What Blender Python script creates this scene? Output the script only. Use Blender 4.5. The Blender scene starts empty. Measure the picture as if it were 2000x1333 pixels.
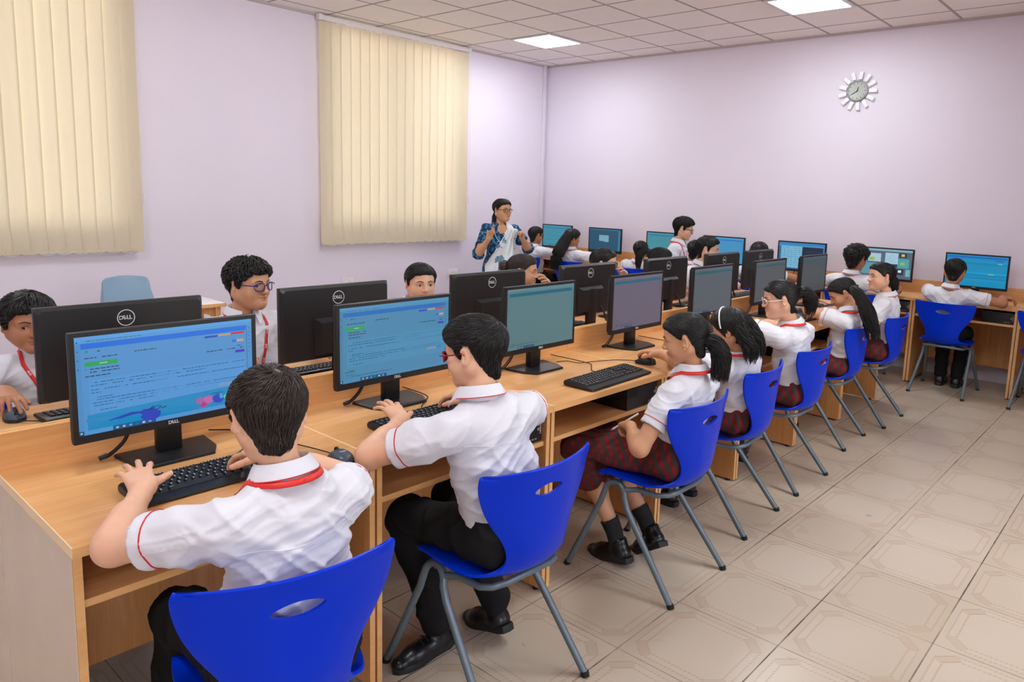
import bpy, bmesh, math, random
import numpy as np
from math import sin, cos, pi, radians, sqrt, atan2
from mathutils import Vector, Matrix
scene = bpy.context.scene
COL = scene.collection
random.seed(7)
RNG = np.random.default_rng(7)

# ---------------------------------------------------------------- object helpers
def tag(o, label=None, cat=None, group=None, kind=None):
    if label: o['label'] = label
    if cat: o['category'] = cat
    if group: o['group'] = group
    if kind: o['kind'] = kind
    return o

def thing(name, label, cat, loc=(0, 0, 0), rotz=0.0, group=None):
    o = bpy.data.objects.new(name, None)
    o.empty_display_size = 0.05
    COL.objects.link(o)
    o.location = loc
    o.rotation_euler = (0, 0, rotz)
    return tag(o, label, cat, group)

def dup(o, parent=None, label=None, loc=None, rotz=None):
    c = o.copy()
    COL.objects.link(c)
    if parent is not None: c.parent = parent
    if label: c['label'] = label
    if loc is not None: c.location = loc
    if rotz is not None: c.rotation_euler = (0, 0, rotz)
    for ch in KIDS.get(o.name, []):
        dup(ch, c)
    return c
KIDS = {}

def link(name, me, parent=None, label=None):
    o = bpy.data.objects.new(name, me)
    COL.objects.link(o)
    if parent is not None:
        o.parent = parent
        KIDS.setdefault(parent.name, []).append(o)
    if label: o['label'] = label
    return o

def bake(o):
    dg = bpy.context.evaluated_depsgraph_get()
    me = bpy.data.meshes.new_from_object(o.evaluated_get(dg))
    o.modifiers.clear()
    old = o.data
    o.data = me
    return o

def shade(me, ang=40):
    n = len(me.polygons)
    me.polygons.foreach_set('use_smooth', np.ones(n, bool))
    if ang is not None: me.set_sharp_from_angle(angle=radians(ang))
    me.update()

def np_mesh(name, v, f, mats=(), fm=None, ang=None):
    me = bpy.data.meshes.new(name)
    v = np.asarray(v, np.float32); f = np.asarray(f, np.int32)
    me.vertices.add(len(v)); me.vertices.foreach_set('co', v.ravel())
    k = f.shape[1]
    me.loops.add(f.size); me.loops.foreach_set('vertex_index', f.ravel())
    me.polygons.add(len(f)); me.polygons.foreach_set('loop_start', np.arange(len(f), dtype=np.int32) * k)
    for m in mats: me.materials.append(m)
    if fm is not None: me.polygons.foreach_set('material_index', np.asarray(fm, np.int32))
    me.update(calc_edges=True)
    shade(me, ang)
    return me

class MB:
    """collects boxes, tubes, sheets ... and links them as ONE mesh object"""
    def __init__(s): s.v = []; s.f = []; s.m = []
    def add(s, vs, fs, m=0):
        b = len(s.v)
        s.v += [tuple(map(float, p)) for p in vs]
        s.f += [tuple(b + i for i in q) for q in fs]
        s.m += [m] * len(fs)
        return s
    def box(s, lo, hi, m=0, r=0.0, seg=2, M=None):
        if r <= 0:
            x0, y0, z0 = lo; x1, y1, z1 = hi
            vs = [(x0, y0, z0), (x1, y0, z0), (x1, y1, z0), (x0, y1, z0), (x0, y0, z1), (x1, y0, z1), (x1, y1, z1), (x0, y1, z1)]
            fs = [(0, 3, 2, 1), (4, 5, 6, 7), (0, 1, 5, 4), (1, 2, 6, 5), (2, 3, 7, 6), (3, 0, 4, 7)]
        else:
            bm = bmesh.new()
            bmesh.ops.create_cube(bm, size=1)
            for v in bm.verts:
                v.co = Vector([lo[i] + (v.co[i] + .5) * (hi[i] - lo[i]) for i in range(3)])
            bmesh.ops.bevel(bm, geom=list(bm.edges), offset=r, segments=seg, profile=.5, affect='EDGES')
            bm.verts.index_update()
            vs = [v.co[:] for v in bm.verts]; fs = [[v.index for v in f.verts] for f in bm.faces]
            bm.free()
        if M is not None: vs = [M @ Vector(v) for v in vs]
        return s.add(vs, fs, m)
    def tube(s, pts, r, n=8, m=0, caps=True, flat=1.0, up=None):
        pts = [Vector(p) for p in pts]; N = len(pts)
        rr = [r] * N if isinstance(r, (int, float)) else r
        T = []
        for i in range(N):
            t = pts[min(i + 1, N - 1)] - pts[max(i - 1, 0)]
            T.append(t.normalized() if t.length > 1e-9 else Vector((0, 0, 1)))
        a = Vector(up) if up is not None else (Vector((0, 0, 1)) if abs(T[0].z) < .9 else Vector((1, 0, 0)))
        vs = []
        for i in range(N):
            a = (a - T[i] * a.dot(T[i]))
            a = a.normalized() if a.length > 1e-6 else T[i].orthogonal().normalized()
            b = T[i].cross(a)
            for k in range(n):
                w = 2 * pi * k / n
                vs.append(pts[i] + a * (cos(w) * rr[i] * flat) + b * (sin(w) * rr[i]))
        fs = [(i * n + k, i * n + (k + 1) % n, (i + 1) * n + (k + 1) % n, (i + 1) * n + k) for i in range(N - 1) for k in range(n)]
        if caps:
            fs.append(tuple(reversed(range(n)))); fs.append(tuple(range((N - 1) * n, N * n)))
        return s.add(vs, fs, m)
    def lathe(s, prof, n=24, c=(0, 0, 0), M=None, m=0):
        vs = []
        for (r, z) in prof:
            for k in range(n):
                w = 2 * pi * k / n
                vs.append(Vector((r * cos(w), r * sin(w), z)))
        if M is not None: vs = [M @ v for v in vs]
        vs = [v + Vector(c) for v in vs]
        N = len(prof)
        fs = [(i * n + k, i * n + (k + 1) % n, (i + 1) * n + (k + 1) % n, (i + 1) * n + k) for i in range(N - 1) for k in range(n)]
        if prof[0][0] > 1e-6: fs.append(tuple(reversed(range(n))))
        if prof[-1][0] > 1e-6: fs.append(tuple(range((N - 1) * n, N * n)))
        return s.add(vs, fs, m)
    def ell(s, c, rad, nu=16, nv=10, M=None, m=0):
        prof = [(sin(pi * i / nv), -cos(pi * i / nv)) for i in range(nv + 1)]
        vs = []
        for (r, z) in prof:
            for k in range(nu):
                w = 2 * pi * k / nu
                vs.append(Vector((r * cos(w) * rad[0], r * sin(w) * rad[1], z * rad[2])))
        if M is not None: vs = [M @ v for v in vs]
        vs = [v + Vector(c) for v in vs]
        fs = [(i * nu + k, i * nu + (k + 1) % nu, (i + 1) * nu + (k + 1) % nu, (i + 1) * nu + k) for i in range(nv) for k in range(nu)]
        return s.add(vs, fs, m)
    def grid(s, P, m=0, closed=False):
        """P[i][j] -> sheet of quads"""
        ni, nj = len(P), len(P[0])
        vs = [P[i][j] for i in range(ni) for j in range(nj)]
        fs = []
        for i in range(ni - 1):
            for j in range(nj if closed else nj - 1):
                fs.append((i * nj + j, i * nj + (j + 1) % nj, (i + 1) * nj + (j + 1) % nj, (i + 1) * nj + j))
        return s.add(vs, fs, m)
    def quad(s, a, b, c, d, m=0): return s.add([a, b, c, d], [(0, 1, 2, 3)], m)
    def poly(s, pts, m=0): return s.add(pts, [tuple(range(len(pts)))], m)
    def build(s, name, mats, parent=None, ang=35, label=None):
        if not isinstance(mats, (list, tuple)): mats = [mats]
        me = bpy.data.meshes.new(name)
        me.from_pydata(s.v, [], s.f)
        for m in mats: me.materials.append(m)
        me.polygons.foreach_set('material_index', np.array(s.m, np.int32))
        bm = bmesh.new(); bm.from_mesh(me)
        bmesh.ops.remove_doubles(bm, verts=bm.verts, dist=1e-5)
        bmesh.ops.recalc_face_normals(bm, faces=bm.faces)
        bm.to_mesh(me); bm.free()
        shade(me, ang)
        return link(name, me, parent, label)

def text_mesh(txt, size, M, extrude=.0004, bold=.0, align='CENTER'):
    """outline of a word as (verts, faces), placed by the matrix M (x right, y up)"""
    cu = bpy.data.curves.new('word', 'FONT'); cu.body = txt; cu.size = size; cu.align_x = align; cu.align_y = 'CENTER'
    cu.extrude = extrude; cu.offset = bold; cu.resolution_u = 3
    o = bpy.data.objects.new('word', cu); COL.objects.link(o)
    dg = bpy.context.evaluated_depsgraph_get()
    me = bpy.data.meshes.new_from_object(o.evaluated_get(dg))
    vs = [M @ v.co for v in me.vertices]; fs = [tuple(p.vertices) for p in me.polygons]
    bpy.data.objects.remove(o); bpy.data.curves.remove(cu); bpy.data.meshes.remove(me)
    return vs, fs

def frame_M(o, x, y):
    """4x4 with origin o, axes x, y, x cross y"""
    x = Vector(x).normalized(); y = Vector(y).normalized(); z = x.cross(y)
    M = Matrix((x, y, z)).transposed().to_4x4(); M.translation = Vector(o)
    return M

# ---------------------------------------------------------------- materials
def srgb(r, g, b):
    f = lambda c: (c / 255 / 12.92) if c / 255 <= .04045 else ((c / 255 + .055) / 1.055) ** 2.4
    return (f(r), f(g), f(b), 1)

class Nt:
    """tiny node-tree helper: E builds maths, values may be sockets or numbers"""
    def __init__(s, name):
        s.mat = bpy.data.materials.new(name); s.mat.use_nodes = True
        s.t = s.mat.node_tree; s.n = s.t.nodes
        s.bsdf = next(x for x in s.n if x.type == 'BSDF_PRINCIPLED')
        s.out = next(x for x in s.n if x.type == 'OUTPUT_MATERIAL')
    def node(s, typ, **kw):
        n = s.n.new(typ)
        for k, v in kw.items(): setattr(n, k, v)
        return n
    def put(s, sock, v):
        if isinstance(v, bpy.types.NodeSocket): s.t.links.new(v, sock)
        else: sock.default_value = v
    def m(s, op, a, b=0.0, c=0.0):
        n = s.node('ShaderNodeMath', operation=op)
        s.put(n.inputs[0], a); s.put(n.inputs[1], b); s.put(n.inputs[2], c)
        return n.outputs[0]
    def coord(s, kind='Object'):
        return s.node('ShaderNodeTexCoord').outputs[kind]
    def xyz(s, v):
        n = s.node('ShaderNodeSeparateXYZ'); s.put(n.inputs[0], v); return n.outputs
    def mapping(s, v, scale=(1, 1, 1), rot=(0, 0, 0), loc=(0, 0, 0)):
        n = s.node('ShaderNodeMapping'); s.put(n.inputs[0], v)
        n.inputs['Scale'].default_value = scale; n.inputs['Rotation'].default_value = rot; n.inputs['Location'].default_value = loc
        return n.outputs[0]
    def noise(s, v, scale, detail=3, rough=.5, dist=0.0, out=0):
        n = s.node('ShaderNodeTexNoise'); s.put(n.inputs['Vector'], v)
        n.inputs['Scale'].default_value = scale; n.inputs['Detail'].default_value = detail
        n.inputs['Roughness'].default_value = rough; n.inputs['Distortion'].default_value = dist
        return n.outputs[out]
    def ramp(s, f, stops):
        n = s.node('ShaderNodeValToRGB'); s.put(n.inputs[0], f)
        cr = n.color_ramp
        while len(cr.elements) < len(stops): cr.elements.new(.5)
        for e, (p, c) in zip(cr.elements, stops): e.position = p; e.color = c
        return n.outputs[0]
    def mix(s, f, a, b, blend='MIX'):
        n = s.node('ShaderNodeMix', data_type='RGBA', blend_type=blend)
        s.put(n.inputs['Factor'], f); s.put(n.inputs[6], a); s.put(n.inputs[7], b)
        return n.outputs[2]
    def bump(s, h, strength=.3, dist=.002):
        n = s.node('ShaderNodeBump'); s.put(n.inputs['Height'], h)
        n.inputs['Strength'].default_value = strength; n.inputs['Distance'].default_value = dist
        s.t.links.new(n.outputs[0], s.bsdf.inputs['Normal'])
    def set(s, color=None, rough=None, metal=None, spec=None, **kw):
        b = s.bsdf.inputs
        if color is not None: s.put(b['Base Color'], color)
        if rough is not None: s.put(b['Roughness'], rough)
        if metal is not None: s.put(b['Metallic'], metal)
        if spec is not None: s.put(b['Specular IOR Level'], spec)
        for k, v in kw.items(): s.put(b[k.replace('_', ' ')], v)
        return s

def plain(name, rgb, rough=.5, metal=0.0, var=.06, bump=0.0, bscale=200, spec=.5, **kw):
    """slightly varied, optionally finely textured paint or plastic"""
    n = Nt(name); c = srgb(*rgb); o = n.coord()
    k = n.noise(o, 6, 3)
    col = n.mix(k, tuple(x * (1 - var) for x in c[:3]) + (1,), tuple(min(1, x * (1 + var)) for x in c[:3]) + (1,))
    n.set(col, rough, metal, spec, **kw)
    if bump: n.bump(n.noise(o, bscale, 2), bump, .001)
    return n.mat

def emit(name, rgb, strength=1.0):
    n = Nt(name)
    c = srgb(*rgb)
    n.set((0.01, 0.01, 0.012, 1), .35)
    n.put(n.bsdf.inputs['Emission Color'], c); n.put(n.bsdf.inputs['Emission Strength'], strength)
    return n.mat

def wood(name, light, dark, axis=0, rough=.38):
    n = Nt(name); o = n.coord()
    sc = [14, 14, 14]; sc[axis] = .9
    v = n.mapping(o, scale=tuple(sc))
    oi = n.node('ShaderNodeObjectInfo').outputs['Random']
    add = n.node('ShaderNodeVectorMath', operation='ADD'); n.put(add.inputs[0], v)
    cx = n.node('ShaderNodeCombineXYZ'); n.put(cx.inputs[0], n.m('MULTIPLY', oi, 37)); n.put(cx.inputs[1], n.m('MULTIPLY', oi, 91))
    n.t.links.new(cx.outputs[0], add.inputs[1])
    g = n.noise(add.outputs[0], 2.2, 5, .6, .4)
    f = n.noise(add.outputs[0], 11, 4, .7)
    k = n.m('ADD', n.m('MULTIPLY', g, .65), n.m('MULTIPLY', f, .35))
    col = n.ramp(k, [(.32, srgb(*dark)), (.5, srgb(*[(a + b) / 2 for a, b in zip(light, dark)])), (.64, srgb(*light))])
    n.set(col, n.m('ADD', rough - .05, n.m('MULTIPLY', f, .1)))
    n.bump(f, .06, .0006)
    return n.mat

M = {}
M['wood'] = wood('beech_laminate', (228, 176, 118), (208, 148, 90))
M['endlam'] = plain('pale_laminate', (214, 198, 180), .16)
M['woodz'] = wood('beech_laminate_upright', (222, 164, 104), (202, 138, 80), axis=2, rough=.2)
M['edge'] = wood('beech_edge_band', (238, 188, 128), (226, 168, 106))
M['spoke'] = plain('white_metal', (242, 243, 248), .3)
M['cream'] = plain('cream_edge_band', (250, 222, 182), .4)
M['grommet'] = plain('tan_plastic', (226, 170, 112), .45)
M['blue'] = plain('blue_polypropylene', (0, 50, 204), .30, spec=.16, var=.05, bump=.05, bscale=500)
M['steel'] = plain('grey_powder_coat', (102, 116, 124), .36, .25, bump=.04, bscale=600)
M['rubber'] = plain('black_rubber', (18, 18, 19), .7)
M['black'] = plain('black_plastic', (20, 20, 22), .42, bump=.06, bscale=900)
M['blackback'] = plain('black_textured_plastic', (25, 26, 29), .46, bump=.08, bscale=1200)
M['key'] = plain('black_key_plastic', (27, 28, 31), .45)
M['legend'] = plain('white_print', (226, 228, 230), .5)
M['logo'] = plain('silver_print', (215, 218, 222), .4)
M['silver'] = plain('silver_plastic', (170, 172, 176), .35, .4)
M['palechair'] = plain('pale_blue_plastic', (134, 164, 188), .38)
M['whitetop'] = plain('white_laminate', (236, 238, 240), .3)
M['white'] = plain('white_plastic', (228, 226, 228), .4)
M['paper'] = plain('paper', (240, 238, 240), .7)
M['bluecover'] = plain('blue_card', (60, 140, 215), .4)
M['graphite'] = plain('graphite_plastic', (62, 74, 88), .35)

def wall_mat(name, rgb):
    n = Nt(name); o = n.coord(); c = srgb(*rgb)
    k = n.noise(o, 1.2, 3)
    col = n.mix(k, tuple(x * .97 for x in c[:3]) + (1,), tuple(min(1, x * 1.02) for x in c[:3]) + (1,))
    n.set(col, .55, spec=.35); n.bump(n.noise(o, 180, 3), .08, .001)
    return n.mat
M['wall'] = wall_mat('lilac_wall_paint', (228, 221, 236))
M['trim'] = plain('white_trim', (222, 218, 228), .4)

TILE, TX, TY = .4025, 1.942, 1.337
def floor_mat():
    n = Nt('patterned_floor_tile'); o = n.xyz(n.coord())
    u = n.m('DIVIDE', n.m('SUBTRACT', o[0], TX), TILE); v = n.m('DIVIDE', n.m('SUBTRACT', o[1], TY), TILE)
    fu = n.m('SUBTRACT', n.m('FRACT', n.m('ADD', u, 100)), .5); fv = n.m('SUBTRACT', n.m('FRACT', n.m('ADD', v, 100)), .5)
    cu = n.m('FLOOR', n.m('ADD', u, 100)); cv = n.m('FLOOR', n.m('ADD', v, 100))
    au = n.m('ABSOLUTE', fu); av = n.m('ABSOLUTE', fv)
    mx = n.m('MAXIMUM', au, av)
    octa = n.m('MAXIMUM', mx, n.m('MULTIPLY', n.m('ADD', au, av), .585))        # chamfered square
    wob = n.m('MULTIPLY', n.m('SUBTRACT', n.noise(n.coord(), 26, 3), .5), .006)
    oc = n.m('ADD', octa, wob)
    band = lambda x, c, w: n.m('LESS_THAN', n.m('ABSOLUTE', n.m('SUBTRACT', x, c)), w)
    # dotted rows
    dots = n.m('GREATER_THAN', n.m('SINE', n.m('MULTIPLY', n.m('ADD', u, v), 2 * pi * 26)), -.35)
    l1 = n.m('MULTIPLY', band(oc, .365, .009), dots)
    l2 = n.m('MULTIPLY', band(oc, .435, .009), dots)
    ring = n.m('MULTIPLY', n.m('GREATER_THAN', oc, .372), n.m('LESS_THAN', oc, .43))
    corner = n.m('GREATER_THAN', n.m('SUBTRACT', n.m('MULTIPLY', n.m('ADD', au, av), .585), mx), -.02)
    cpatch = n.m('MULTIPLY', n.m('MULTIPLY', ring, corner), .5)
    outer = n.m('MULTIPLY', n.m('GREATER_THAN', oc, .44), .16)
    pat = n.m('MAXIMUM', n.m('MAXIMUM', l1, l2), n.m('MAXIMUM', cpatch, outer))
    wear = n.noise(n.coord(), 1.7, 4, .6)
    rnd = n.node('ShaderNodeTexWhiteNoise', noise_dimensions='2D')
    cc = n.node('ShaderNodeCombineXYZ'); n.put(cc.inputs[0], cu); n.put(cc.inputs[1], cv); n.t.links.new(cc.outputs[0], rnd.inputs['Vector'])
    pat = n.m('MULTIPLY', pat, n.m('ADD', .25, n.m('MULTIPLY', wear, .75)))
    base = n.mix(rnd.outputs[0], srgb(190, 175, 154), srgb(199, 185, 166))
    col = n.mix(n.m('MULTIPLY', pat, .82), base, srgb(160, 126, 94))
    blot = n.noise(n.coord(), 5, 5, .65)
    col = n.mix(n.m('MULTIPLY', n.m('GREATER_THAN', blot, .66), .12), col, srgb(120, 104, 86))
    # grout: wider and darker in places along x, thin across
    gw = n.m('ADD', .003, n.m('MULTIPLY', n.noise(n.mapping(n.coord(), scale=(2, 5, 1)), 1.5, 3), .007))
    gx = n.m('GREATER_THAN', av, n.m('SUBTRACT', .5, gw))
    gy = n.m('GREATER_THAN', au, n.m('SUBTRACT', .5, n.m('MULTIPLY', gw, .6)))
    gr = n.m('MAXIMUM', gx, gy)
    gcol = n.ramp(n.noise(n.coord(), 2.6, 4, .7), [(.35, srgb(176, 158, 136)), (.6, srgb(92, 76, 62))])
    col = n.mix(gr, col, gcol)
    rough = n.m('ADD', n.m('MULTIPLY', n.noise(n.coord(), 9, 4), .12), .24)
    n.set(col, n.m('MAXIMUM', rough, n.m('MULTIPLY', gr, .8)), spec=.5)
    n.bump(n.m('SUBTRACT', 1.0, gr), .35, .0015)
    return n.mat
M['floor'] = floor_mat()

CT, CXo, CYo = .59, 5.93, 5.90
def ceil_mat():
    n = Nt('mineral_ceiling_tile'); o = n.xyz(n.coord())
    f = lambda s, o0: n.m('ABSOLUTE', n.m('SUBTRACT', n.m('FRACT', n.m('ADD', n.m('DIVIDE', n.m('SUBTRACT', s, o0), CT), 50)), .5))
    mx = n.m('MAXIMUM', f(o[0], CXo), f(o[1], CYo))
    line = n.m('GREATER_THAN', mx, .484); groove = n.m('GREATER_THAN', mx, .476)
    col = n.mix(n.noise(n.coord(), 90, 3), srgb(238, 233, 230), srgb(244, 240, 238))
    col = n.mix(n.m('MULTIPLY', groove, .55), col, srgb(120, 112, 112))
    col = n.mix(n.m('MULTIPLY', line, .8), col, srgb(168, 160, 160))
    n.set(col, .8, spec=.2); n.bump(n.m('SUBTRACT', n.m('MULTIPLY', n.noise(n.coord(), 160, 3), .3), groove), .4, .003)
    return n.mat
M['ceil'] = ceil_mat()

def blind_mat():
    n = Nt('cream_blind_fabric')
    o = n.coord(); w = n.noise(n.mapping(o, scale=(300, 300, 14)), 1, 2); z = n.noise(o, 2.5, 2)
    col = n.mix(w, srgb(214, 203, 178), srgb(224, 214, 192))
    col = n.mix(n.m('MULTIPLY', z, .2), col, srgb(210, 192, 166))
    n.set(col, .8, spec=.15)
    tr = n.node('ShaderNodeBsdfTranslucent'); n.put(tr.inputs[0], srgb(240, 220, 184))
    mx = n.node('ShaderNodeMixShader'); mx.inputs[0].default_value = .12
    n.t.links.new(n.bsdf.outputs[0], mx.inputs[1]); n.t.links.new(tr.outputs[0], mx.inputs[2]); n.t.links.new(mx.outputs[0], n.out.inputs[0])
    return n.mat
M['blind'] = blind_mat()
def pane_mat():
    n = Nt('window_glass'); n.n.remove(n.bsdf)
    a = n.node('ShaderNodeBsdfTransparent'); b = n.node('ShaderNodeBsdfGlossy'); b.inputs['Roughness'].default_value = .02
    lw = n.node('ShaderNodeFresnel'); lw.inputs[0].default_value = 1.45
    mx = n.node('ShaderNodeMixShader'); n.t.links.new(lw.outputs[0], mx.inputs[0])
    n.t.links.new(a.outputs[0], mx.inputs[1]); n.t.links.new(b.outputs[0], mx.inputs[2]); n.t.links.new(mx.outputs[0], n.out.inputs[0])
    return n.mat
M['pane'] = pane_mat()
M['lamp'] = emit('led_diffuser', (243, 248, 252), 27.0)
M['alu'] = plain('white_aluminium', (226, 226, 228), .35, .3)
SKY, EXPO = .62, 0.36
# ================================================================ the room
X0R, X1R, Y0R, Y1R, ZC = -2.4, 7.46, -2.6, 6.70, 3.20
TH = .18
def struct(o): o['kind'] = 'structure'; return o
struct(MB().box((X0R - TH, Y0R - TH, -.12), (X1R + TH, Y1R + TH, 0)).build('floor', M['floor']))
struct(MB().box((X0R - TH, Y0R - TH, ZC), (X1R + TH, Y1R + TH, ZC + .12)).build('ceiling', M['ceil']))
struct(MB().box((X1R, Y0R - TH, 0), (X1R + TH, Y1R + TH, ZC)).build('wall_back', M['wall']))
struct(MB().box((X0R - TH, Y0R - TH, 0), (X0R, Y1R + TH, ZC)).build('wall_front', M['wall']))
def pierced_wall(name, ya, yb, holes):
    mb = MB(); xs = X0R
    for (xa, xb, za, zb) in holes:
        mb.box((xs, ya, 0), (xa, yb, ZC)); mb.box((xa, ya, 0), (xb, yb, za)); mb.box((xa, ya, zb), (xb, yb, ZC)); xs = xb
    mb.box((xs, ya, 0), (X1R, yb, ZC))
    return struct(mb.build(name, M['wall']))
LW = [(.50, 2.28, 1.06, 3.08), (4.17, 5.87, 1.06, 3.08)]
FILL_RW = [(-2.1, .1, .9, 2.9), (2.0, 4.2, .9, 2.9)]  # openings made up in the unseen right wall to let in fill light
pierced_wall('wall_left', Y1R, Y1R + TH, LW)
pierced_wall('wall_right', Y0R - TH, Y0R, FILL_RW)
def window(n, hole, ya):
    xa, xb, za, zb = hole; r = .05
    fr = MB()
    fr.box((xa, ya, za), (xb, ya + .06, za + r)).box((xa, ya, zb - r), (xb, ya + .06, zb))
    for x in (xa, (xa + xb) / 2 - r / 2, xb - r): fr.box((x, ya, za + r), (x + r, ya + .06, zb - r))
    w = struct(fr.build('window_%d' % n, M['alu']))
    MB().box((xa + r, ya + .02, za + r), (xb - r, ya + .03, zb - r)).build('pane', M['pane'], w)
for i, h in enumerate(LW): window(i + 1, h, Y1R + .10)
for i, h in enumerate(FILL_RW): window(i + 3, h, Y0R - .16)  # added windows behind the camera, only for fill
struct(MB().box((X0R, Y1R - .012, 0), (X1R - .012, Y1R, .09), r=.003).build('baseboard_left', M['trim']))
struct(MB().box((X1R - .012, Y0R, 0), (X1R, Y1R, .09), r=.003).build('baseboard_back', M['trim']))
struct(MB().box((X1R - .085, Y1R - .03, .09), (X1R - .03, Y1R, ZC), r=.006).build('trim_1', M['trim']))
tr = MB()
tr.box((X0R, Y1R - .02, ZC - .022), (X1R - .02, Y1R, ZC)).box((X1R - .02, Y0R, ZC - .022), (X1R, Y1R, ZC))
struct(tr.build('trim_2', plain('grey_ceiling_angle', (186, 178, 180), .5)))

# ceiling lamps
def lamp(i, x, y, label):
    t = thing('ceiling_light', label, 'ceiling light', (x, y, ZC), group=None if label.startswith('square LED panel in') else 'ceiling panels above the camera')
    a = CT / 2 - .012; b = a - .028; f = MB()
    for s in (-1, 1):
        f.box((-a, s * (a + b) / 2 - .014, -.012), (a, s * (a + b) / 2 + .014, -.001)); f.box((s * (a + b) / 2 - .014, -b, -.012), (s * (a + b) / 2 + .014, b, -.001))
    f.build('frame', M['alu'], t)
    MB().box((-b, -b, -.009), (b, b, -.002)).build('diffuser', M['lamp'], t)
h = CT / 2
lamp(0, 5.93 + h, 5.31 + h, 'square LED panel in the ceiling near the corner by the right blind')
lamp(1, 5.93 + h, 2.36 + h, 'square LED panel in the ceiling nearer to the wall clock')
for k, (x, y) in enumerate([(2.98, 4.13), (2.98, 1.18), (2.98, -.59), (.03, 4.13), (.03, 1.18)]):  # unseen panels, added and spaced to balance the light
    lamp(2 + k, x + h, y + h, 'LED ceiling panel out of the photo, over the seats')

# vertical blinds
def blind(x0, x1, zb, label, cord_z):
    y = Y1R - .075
    t = thing('vertical_blind', label, 'window blind', ((x0 + x1) / 2, Y1R - .05, zb))
    ox, oy, oz = t.location
    zt = 3.125
    hr = MB().box((x0 - .01 - ox, y - .03 - oy, zt + .012 - oz), (x1 + .01 - ox, y + .02 - oy, zt + .055 - oz), r=.006)
    for x in (x0, x1): hr.box((x - .02 - ox, y - .035 - oy, zt + .006 - oz), (x + .02 - ox, y + .03 - oy, zt + .062 - oz), r=.008)
    for k in range(4): hr.box((x0 + .2 + k * (x1 - x0 - .4) / 3 - .015 - ox, y + .01 - oy, zt + .05 - oz), (x0 + .2 + k * (x1 - x0 - .4) / 3 + .015 - ox, Y1R - .0005 - oy, zt + .06 - oz))
    hr.build('headrail', M['white'], t)
    n = int(round((x1 - x0) / .116)); sl = MB(); ch = MB(); wt = MB()
    p = (x1 - x0 - .012) / n; hw = .0635
    for i in range(n):
        cx = x0 + .006 + p * (i + .5); a = radians(-7 + random.uniform(-2, 2)); zz = zb + random.uniform(-.003, .003)
        P = []
        for z, tw in ((zt, 0), (zt - .8, .6), (zb + .7, -.5), (zz, 0)):
            row = []
            for j in range(5):
                w = (j / 4 - .5) * 2 * hw; bow = .004 * (1 - (w / hw) ** 2)
                aa = a + radians(tw * random.uniform(-.6, .6))
                row.append((cx + w * cos(aa) + bow * sin(aa) - ox, y + w * sin(aa) - bow - oy, z - oz))
            P.append(row)
        sl.grid(P)
        wt.box((cx - .055 * cos(a) - ox, y - .006 + -.0 - oy, zz - oz + .002), (cx + .055 * cos(a) - ox, y - .003 - oy, zz + .03 - oz))
        sl.box((cx - .006 - ox, y - .002 - oy, zt - oz), (cx + .006 - ox, y + .002 - oy, zt + .014 - oz))
        if i < n - 1:
            pts = [(cx + .05 + (p - .1 + .02) * q / 6 + (p - (p - .08)) * 0 - ox, y - .012 - oy, zz + .012 - .014 * sin(pi * q / 6) - oz) for q in range(7)]
            pts = [(cx + p * q / 8 - ox, y - .012 - oy, zz + .014 - .026 * sin(pi * q / 8) - oz) for q in range(9)]
            ch.tube(pts, .0022, 5)
    sl.build('slat_panel', M['blind'], t, ang=60)
    wt.build('bottom_weights', M['blind'], t)
    ch.build('bottom_chain', M['white'], t)
    cd = MB(); xx = x1 + .008 - ox
    cd.tube([(xx, y - .03 - oy, zt + .02 - oz), (xx + .004, y - .032 - oy, (zt + cord_z) / 2 - oz), (xx, y - .03 - oy, cord_z - oz)], .0025, 6)
    co = cd.build('pull_cord', M['white'], t)
    MB().lathe([(.002, .0), (.009, -.01), (.010, -.085), (.006, -.095)], 10, (xx, y - .03 - oy, cord_z - oz)).build('cord_weight', M['white'], co)
blind(.45, 2.40, .955, 'cream vertical blind drawn over the left window', 1.44)
blind(4.06, 6.00, .955, 'cream vertical blind drawn over the window nearer the corner', 1.49)

# wall clock
c = thing('wall_clock', 'silver spoked wall clock high on the back wall', 'clock', (X1R, 2.625, 2.63))
MB_ = MB().lathe([(.0, 0), (.094, 0), (.098, .012), (.098, .03), (.09, .034), (.086, .028), (0, .028)], 40, M=Matrix.Rotation(-pi / 2, 4, 'Y'))
MB_.build('case', M['silver'], c)
dial = MB().lathe([(.0855, .0282), (.0855, .029), (0, .029)], 40, M=Matrix.Rotation(-pi / 2, 4, 'Y'))
dialo = dial.build('dial', plain('clock_dial', (176, 184, 178), .12), c)
mk = MB()
for k in range(12):
    a = 2 * pi * k / 12
    mk.box((-.0302, -.002, .066), (-.0296, .002, .08), M=Matrix.Rotation(a, 4, 'X'))
mk.build('hour_marks', M['black'], dialo)
for nm, L, a in (('hour_hand', .036, radians(14)), ('minute_hand', .062, radians(238))):
    MB().box((-.034, -.0028, -.012), (-.032, .0028, L), M=Matrix.Rotation(a, 4, 'X')).build(nm, M['black'], c)
for k in range(13):
    a = 2 * pi * (k + .3) / 13
    MB().box((-.03, -.018, .108), (-.012, .018, .184), r=.003, M=Matrix.Rotation(a, 4, 'X')).build('spoke', M['spoke'], c)
    
def socket(x, z, label):
    t = thing('wall_socket', label, 'wall socket', (x, Y1R, z))
    MB().box((-.075, -.009, -.043), (.075, -.0005, .043), r=.003).build('plate', M['white'], t)
    for s in (-1, 1): MB().box((s * .036 - .017, -.013, -.02), (s * .036 + .017, -.009, .02), r=.002).build('rocker_switch', M['white'], t)
socket(4.40, .55, 'white wall socket low on the wall above the second black monitor back')
socket(5.86, .56, 'white wall socket low on the wall beside the woman in blue')

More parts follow.
